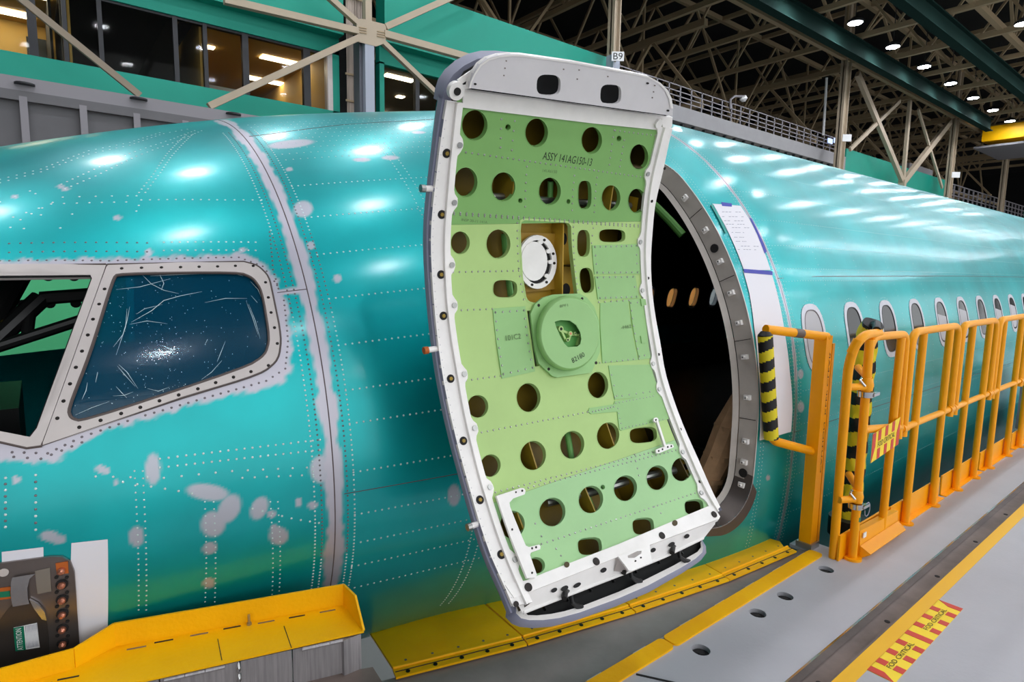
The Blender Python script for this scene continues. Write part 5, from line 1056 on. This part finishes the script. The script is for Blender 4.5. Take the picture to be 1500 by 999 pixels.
# grey ledge and panelled gallery below the office
ga = sroot('wall_gallery'); GY = 15.0
MB().box((-14, GY, 4.60), (6.85, FY, 4.86)).build('ledge', M_wgrey2, ga); MB().box((-14, GY-.04, 4.42), (6.85, GY+.05, 4.60)).build('ledge_rail', M_wgrey, ga)
gx = [float(aY(x, y, GY)[0]) for x, y in ((-60, 150), (35, 160), (122, 165), (200, 170), (271, 175), (335, 180), (400, 185), (460, 190))]
for x in gx: MB().box((x-.06, GY-.05, 1.5), (x+.06, GY+.06, 4.5)).build('gallery_post', M_wgrey2, ga)
for a, b_ in zip(gx, gx[1:]):
    MB().box((a+.06, GY+.1, 3.35), (b_-.06, GY+.16, 4.42)).build('gallery_panel', M_wgrey, ga); MB().box((a+.06, GY+.0, 3.22), (b_-.06, GY+.1, 3.32)).build('gallery_rail', M_wgrey, ga); MB().box((a+.06, GY+.0, 3.02), (b_-.06, GY+.1, 3.08)).build('gallery_rail', M_wgrey, ga)
MB().box((-14, FY+1, 1.0), (6.85, FY+1.1, 4.4)).build('gallery_back', M_dkroom, ga); MB().box((.35, 15.9, 2.35), (1.7, 16.0, 2.45)).build('lit_strip', mat('lit_strip', (255, 226, 170), .5, emit=3), ga)
for k, (px, py) in enumerate(((36, 123), (203, 145), (342, 167))): c = aY(px, py, GY-.02); MB().cyl(c-np.array([0, 0, .02]), (0, 0, 1), .16, .03, 14).build('ledge_lamp', M_mull, ga)
# truss column with gusset and braces in front of the office
CY_ = 15.5
def cy(px, py, Y=CY_): return aY(px, py, Y)
tc_ = thing('braced_column', 'tan and blue-grey braced steel column with bolted gusset plate left of the door leaf', 'column', (7.3, CY_, -2.5))
cc = cy(540, 45); xm = cc[0]
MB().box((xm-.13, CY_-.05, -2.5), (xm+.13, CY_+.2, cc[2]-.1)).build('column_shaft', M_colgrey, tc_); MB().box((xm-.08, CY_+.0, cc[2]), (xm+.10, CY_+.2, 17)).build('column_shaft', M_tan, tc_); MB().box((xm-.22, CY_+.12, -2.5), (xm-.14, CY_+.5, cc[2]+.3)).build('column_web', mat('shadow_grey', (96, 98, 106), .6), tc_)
gpx = [(522, 27), (535, 28), (566, 36), (565, 63), (551, 68), (524, 61)]; P = [cy(*p, CY_-.06) for p in gpx]; gs_ = MB().poly(P, [p+np.array([0, .03, 0]) for p in P]).build('gusset_plate', M_tan, tc_)
mb = MB()
for i in range(7):
    for j in range(3):
        for bx in ((526, 40), (553, 46)): p = cy(bx[0]+i*1.7, bx[1]+j*3.6+i*.3, CY_-.062); mb.cyl(p, (0, -1, 0), .016, .02, 6)
mb.build('gusset_bolts', M_tan_dk, gs_, kind='stuff')
for a, b_, w_, nm in (((524, 34), (455, -28), .14, 'brace'), ((564, 40), (720, -30), .16, 'brace'), ((524, 56), (306, 156), .15, 'brace'), ((561, 62), (700, 195), .13, 'brace'), ((524, 46), (328, 0), .16, 'horizontal_beam'), ((562, 50), (760, 105), .18, 'horizontal_beam')):
    MB().bar(cy(*a), cy(*b_), w_, w_, up=(0, 1, 0)).build(nm, M_tan, tc_)
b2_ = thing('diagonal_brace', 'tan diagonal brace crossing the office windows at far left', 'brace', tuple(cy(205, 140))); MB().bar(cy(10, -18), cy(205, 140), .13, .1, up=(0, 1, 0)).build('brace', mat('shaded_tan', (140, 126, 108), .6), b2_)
cb = thing('conduit_bundle', 'vertical bundle of tan conduits beside the braced column', 'conduits', (7.0, 15.9, -2.5))
for k in range(13): x = fx(500, 110)+.05+.036*k+.012*math.sin(k*5); r = .022+.012*abs(math.sin(k*2.3)); MB().tube([(x, 16.2+.05*math.cos(k*3), 2), (x+.03*math.sin(k), 16.2, 7), (x, 16.2, 12)], r, 8).build('conduit', M_pipe, cb)
for z in (5.9, 6.6, 7.7, 8.6): MB().box((fx(498, 110), 16.1, z), (fx(530, 110), 16.14, z+.05)).build('conduit_strap', M_tan_dk, cb)
MB().box((XB+.02, 16.9, 0), (X2-.02, 17.0, 14)).build('dark_recess', M_roof, of)
# other columns
def column(px, py, w_, label, z1=17.0, zg=None, sign=None):
    c = cy(px, py); t = thing('steel_column', label, 'column', (c[0], CY_, -2.5), None)
    mb = MB(); mb.box((c[0]-w_/2, CY_-.16, zg or -2.5), (c[0]-w_/2+.05, CY_+.16, z1)); mb.box((c[0]+w_/2-.05, CY_-.16, zg or -2.5), (c[0]+w_/2, CY_+.16, z1)); mb.box((c[0]-w_/2, CY_-.03, zg or -2.5), (c[0]+w_/2, CY_+.03, z1)); mb.build('shaft', M_tan, t)
    if zg: MB().box((c[0]-w_/2-.01, CY_-.17, -2.5), (c[0]+w_/2+.01, CY_+.17, zg)).build('lower_shaft', M_colgrey, t)
    if sign:
        (q0, q1), txt = sign; O = cy(q0[0], q1[1], CY_-.45); k = float(O@R[:, 2] if False else (O-CAM)@np.array([R[0][2], R[1][2], R[2][2]]))/FPX; W_ = (q1[0]-q0[0])*k; H_ = (q1[1]-q0[1])*k
        U = np.array([.78, -.62, 0]); N_ = np.array([-.62, -.78, 0]); Z = np.array([0, 0, 1.]); P = [O, O+U*W_, O+U*W_+Z*H_, O+Z*H_]
        p = MB().poly(P, [a-N_*.03 for a in P]).build('number_plate', M_white2, t); MB().bar(O-N_*.03+U*W_*.3+Z*H_*.5, (c[0], CY_-.1, (O+Z*H_*.5)[2]), .05, .05).build('plate_bracket', M_tan_dk, t)
        if txt:
            V, F = text2d(txt, 1); xs = [v[0] for v in V]; ys = [v[1] for v in V]; MB().add([O+N_*.006+U*(.12+.76*(x-min(xs))/(max(xs)-min(xs)))*W_+Z*(.14+.72*(y-min(ys))/(max(ys)-min(ys)))*H_ for x, y in V], F).build('lettering', M_ink, p, smooth=False)
    return t
column(898, 90, .34, 'tan steel column carrying the B9 number plate, above the door leaf', zg=float(cy(898, 82)[2]), sign=(((896, 76), (914, 89)), 'B9'))
column(1238, 120, .62, 'tan steel column left of the V braces, with a small white number plate', sign=(((1234, 197), (1247, 207)), None))
column(1397, 200, .75, 'tan steel column right of the V braces, with a small white number plate', sign=(((1394, 252), (1406, 260)), None))
column(1473, 240, .9, 'tan steel column farthest away at the right edge')
vb_ = thing('v_brace', 'tan V-shaped pair of braces meeting a thin post over the fuselage', 'brace', tuple(cy(1322, 262)))
for a, b_, w_ in (((1256, 108), (1323, 268), .35), ((1322, 268), (1392, 178), .4), ((1323, 262), (1333, 147), .3), ((1245, 219), (1318, 148), .22), ((1380, 275), (1345, 160), .2)): MB().bar(cy(*a), cy(*b_), w_, w_*.6, up=(0, 1, 0)).build('brace', M_tan, vb_)
MB().bar(cy(1322, 264), cy(1322, 264)*np.array([1, 1, 0])+np.array([0, 0, -2.5]), .4, .3).build('lower_post', M_tan, vb_)
# railed gallery building behind, and teal wall beyond
gb = sroot('wall_far_gallery'); MB().box((17.5, FY, 7.9), (38.6, FY+4, 8.55)).build('deck_fascia', M_concrete, gb); MB().box((17.5, FY+.4, 3), (38.6, FY+.5, 7.9)).build('window_band_back', M_dkroom, gb)
for k in range(26): x = 17.6+.84*k; MB().box((x, FY+.1, 5.5), (x+.09, FY+.25, 7.9)).build('mullion', M_mull, gb)
for k in range(25):
    if k % 3 == 1: MB().box((17.8+.84*k, FY+.35, 6.9), (18.2+.84*k, FY+.39, 7.0)).build('desk_lamp_glow', M_lit, gb)
MB().box((17.5, FY+.2, 7.0), (38.6, FY+.3, 7.06)).build('transom', M_mull, gb)
MB().box((38.0, FY, 3), (38.8, FY+1, 8.5)).build('end_pier', M_concrete, gb)
rl_ = thing('gallery_railing', 'grey barred railing along the roof of the far gallery', 'railing', (17.5, FY, 8.55))
for k in range(27): MB().box((17.5+.8*k, FY+.05, 8.55), (17.56+.8*k, FY+.09, 9.42)).build('rail_post', M_wgrey2, rl_)
for z in (9.38, 9.14, 8.94, 8.74): MB().box((17.5, FY+.05, z), (38.4, FY+.08, z+.04)).build('rail', M_wgrey2, rl_)
dc = thing('dome_camera', 'white dome camera on a curved arm above the far gallery', 'camera', tuple(cy(1072, 160, FY))); MB().tube([cy(1070, 160, FY), cy(1070, 146, FY), cy(1076, 141, FY), cy(1088, 141, FY)], .05, 8).build('arm', M_wgrey2, dc); MB().tube([cy(1088, 141, FY), cy(1089, 145, FY), cy(1089, 149, FY)], [.14, .2, .08], 12).build('dome', M_white2, dc)
lp = tag(MB().tube([cy(1211, 114, FY), cy(1206, 198, FY)], .07, 8).build('thin_mast', M_white2), 'thin white mast standing on the far gallery left of the column', 'mast')
struct('wall_teal', MB().box((38.8, FY, 3), (57.5, FY+.4, 9.0)), M_teal_wall)
scn = thing('wall_screen', 'small pale blue lit screens on the far gallery railing', 'screen', tuple(cy(1218, 206, FY)))
for px in (1213, 1222): a, b_ = cy(px, 202, FY-.1), cy(px+6, 211, FY-.1); MB().box((a[0], FY-.12, b_[2]), (b_[0], FY-.08, a[2])).build('lit_panel', mat('lit_screen', (170, 190, 240), .5, emit=1.2), scn)
tag(MB().box((cy(1333, 235, 17.5)[0], 17.5, 9), (cy(1367, 245, 17.5)[0], 18.5, 9.9)).build('roof_box', M_wgrey2), 'pale box standing behind the teal wall between the braces', 'box')
g3 = sroot('wall_end_gallery'); MB().box((58, FY, 4), (84, FY+3, 7.6)).build('deck_fascia', M_concrete, g3)
for k in range(20): MB().box((58+1.3*k, FY, 7.6), (58.1+1.3*k, FY+.1, 8.9)).build('rail_post', M_wgrey2, g3)
for z in (8.85, 8.4, 8.0): MB().box((58, FY, z), (84, FY+.06, z+.07)).build('rail', M_wgrey2, g3)
struct('wall_teal', MB().box((84, FY, 3), (100, FY+.4, 8.6)), M_teal_wall)
cn = cy(1387, 281, 17.5); tag(MB().tube([(cn[0], cn[1], 7.6), cn], [.35, .14], 12).build('white_cone', M_white2), 'white pointed tip rising behind the fuselage crown at right', 'cone')
tag(MB().box((cy(1352, 290, 17)[0], 17, 7.6), (cy(1382, 295, 17)[0], 17.5, 8.2)).build('yellow_lift', M_yellow), 'low yellow machine behind the fuselage crown', 'machine')
ya_ = thing('yellow_crane_cab', 'yellow crane cab hanging under the roof at the right edge', 'crane', tuple(aZ(1475, 205, 11.5)))
c = aY(1462, 195, 14.0); MB().box((c[0], 11.5, c[2]-.5), (c[0]+6, 15, c[2]+.6)).build('cab', M_yellow, ya_); MB().box((c[0]-1, 11.3, c[2]-1.15), (c[0]+6, 15.2, c[2]-1.0)).build('walkway', M_wgrey2, ya_); MB().box((c[0]-1, 11.3, c[2]-.9), (c[0]+6, 11.35, c[2]-.8)).build('handrail', M_wgrey2, ya_)
# crane runway beams
for i, (Y, z, lab) in enumerate(((14.05, 12.35, 'dark green crane runway beam, the left one under the roof'), (10.3, 12.35, 'dark green crane runway beam, the right one under the roof'))):
    t = thing('crane_beam', lab, 'beam', (20, Y, z), 'green crane runway beams'); MB().box((8, Y-.22, z), (57 if i == 0 else 75, Y+.22, z+.06)).build('lower_flange', M_crane, t); MB().box((8, Y-.05, z+.06), (57 if i == 0 else 75, Y+.05, z+.8)).build('web', M_crane, t); MB().box((8, Y-.22, z+.8), (57 if i == 0 else 75, Y+.22, z+.86)).build('upper_flange', M_crane, t)
# roof trusses
def trussY(X, y0, y1, z0, z1, step, label, w=.16):
    t = thing('roof_truss', label, 'truss', (X, y0, z0), 'roof trusses under the hangar roof')
    MB().bar((X, y0, z0), (X, y1, z0), w*1.3, w*1.5).build('bottom_chord', M_tan_dk, t); MB().bar((X, y0, z1), (X, y1, z1), w*1.3, w*1.5).build('top_chord', M_tan_dk, t)
    n_ = int((y1-y0)/step); mb = MB()
    for k in range(n_):
        a = y0+k*step; mb.bar((X, a, z0), (X, a+step/2, z1), w*.7, w*.7); mb.bar((X, a+step/2, z1), (X, a+step, z0), w*.7, w*.7); 
    mb.build('web_members', M_tan_dk, t, kind='stuff', smooth=False)
def trussX(Y, x0, x1, z0, z1, step, label, w=.18):
    t = thing('roof_truss', label, 'truss', (x0, Y, z0), 'roof trusses under the hangar roof')
    MB().bar((x0, Y, z0), (x1, Y, z0), w*1.3, w*1.5).build('bottom_chord', M_tan_dk, t); MB().bar((x0, Y, z1), (x1, Y, z1), w*1.3, w*1.5).build('top_chord', M_tan_dk, t)
    n_ = int((x1-x0)/step); mb = MB()
    for k in range(n_):
        a = x0+k*step; mb.bar((a, Y, z0), (a+step/2, Y, z1), w*.7, w*.7); mb.bar((a+step/2, Y, z1), (a+step, Y, z0), w*.7, w*.7); mb.bar((a, Y, z0), (a, Y, z1), w*.6, w*.6)
    mb.build('web_members', M_tan_dk, t, kind='stuff', smooth=False)
tl = 'brown steel lattice truss running across under the dark hangar roof'; tl2 = 'brown steel lattice truss running lengthwise under the dark hangar roof'
for k in range(-4, 17): trussY(8.5+4.53*k+2.2, -14, 44, 13.4, 16.6, 4.4, tl)
for Y in (15.5, 22, 31): trussX(Y, 8, 96, 10.6 if Y > 16 else 13.2, 16.6, 9.1, tl2)
for Y in (9.3, 4): trussX(Y, 22, 96, 13.6, 16.8, 4.53, tl2)
for X in (14, 26, 38, 50, 62, 76): trussY(X, 18, 44, 9.6, 13.4, 6.5, tl, .22)
# ceiling lamps on a regular grid
def lamp(x, y, z, label, group):
    t = thing('high_bay_lamp', label, 'lamp', (x, y, z), group); MB().tube([(x, y, z), (x, y, z+.1), (x, y, z+.26)], [.34, .34, .14], 16).build('housing', M_lampbody, t); MB().tube([(x, y, z+.26), (x, y, z+.5)], .03, 6).build('hanger', M_lampbody, t); MB().cyl((x, y, z-.012), (0, 0, 1), .30, .01, 16).build('lens', M_lamp, t)
proto = None
ords = ['nearest', 'second', 'third', 'fourth', 'fifth', 'sixth', 'seventh', 'eighth']
def lam(x, y, label, group):
    global proto
    if proto is None:
        proto = thing('high_bay_lamp', '', 'lamp', (0, 0, 0)); ORG[proto.name] = (0, 0, 0)
        MB().tube([(0, 0, 0), (0, 0, .1), (0, 0, .26)], [.34, .34, .14], 16).build('housing', M_lampbody, proto); MB().tube([(0, 0, .26), (0, 0, 4.5)], .02, 6).build('hanger', M_lampbody, proto); MB().cyl((0, 0, -.012), (0, 0, 1), .30, .01, 16).build('lens', M_lamp, proto); t = proto
    else: t = copy_tree(proto)
    t.location = (x, y, 13.0); t['label'] = label; t['group'] = group
for k in range(-8, 8):
    x = 30.41+4.53*k
    for i, y in enumerate((13.0, 8.1, 2.0, -3.8, -9.6, -15.5, -21.5)):  # last two rows are unseen, added to brighten the camera side
        xx = x+(1.3 if i == 1 else 1.65 if i == 4 else 0)
        if xx > 57.6 or (i > 4 and (k > 3 or k < -6)) or (i == 3 and k < -6): continue
        if i == 0 and k >= -1 and k < 7: lab = 'round white high-bay lamp in the row beside the left crane beam, %s from the top' % ords[k+1]
        elif i == 1 and k == 1: lab = 'round white high-bay lamp at the right edge, near the right crane beam'
        elif i == 1 and k == 0: lab = 'round white high-bay lamp cut by the top edge of the picture at right'
        else: lab = 'unseen round high-bay hangar lamp outside the picture'
        lam(xx, y, lab, 'high-bay lamps under the hangar roof')
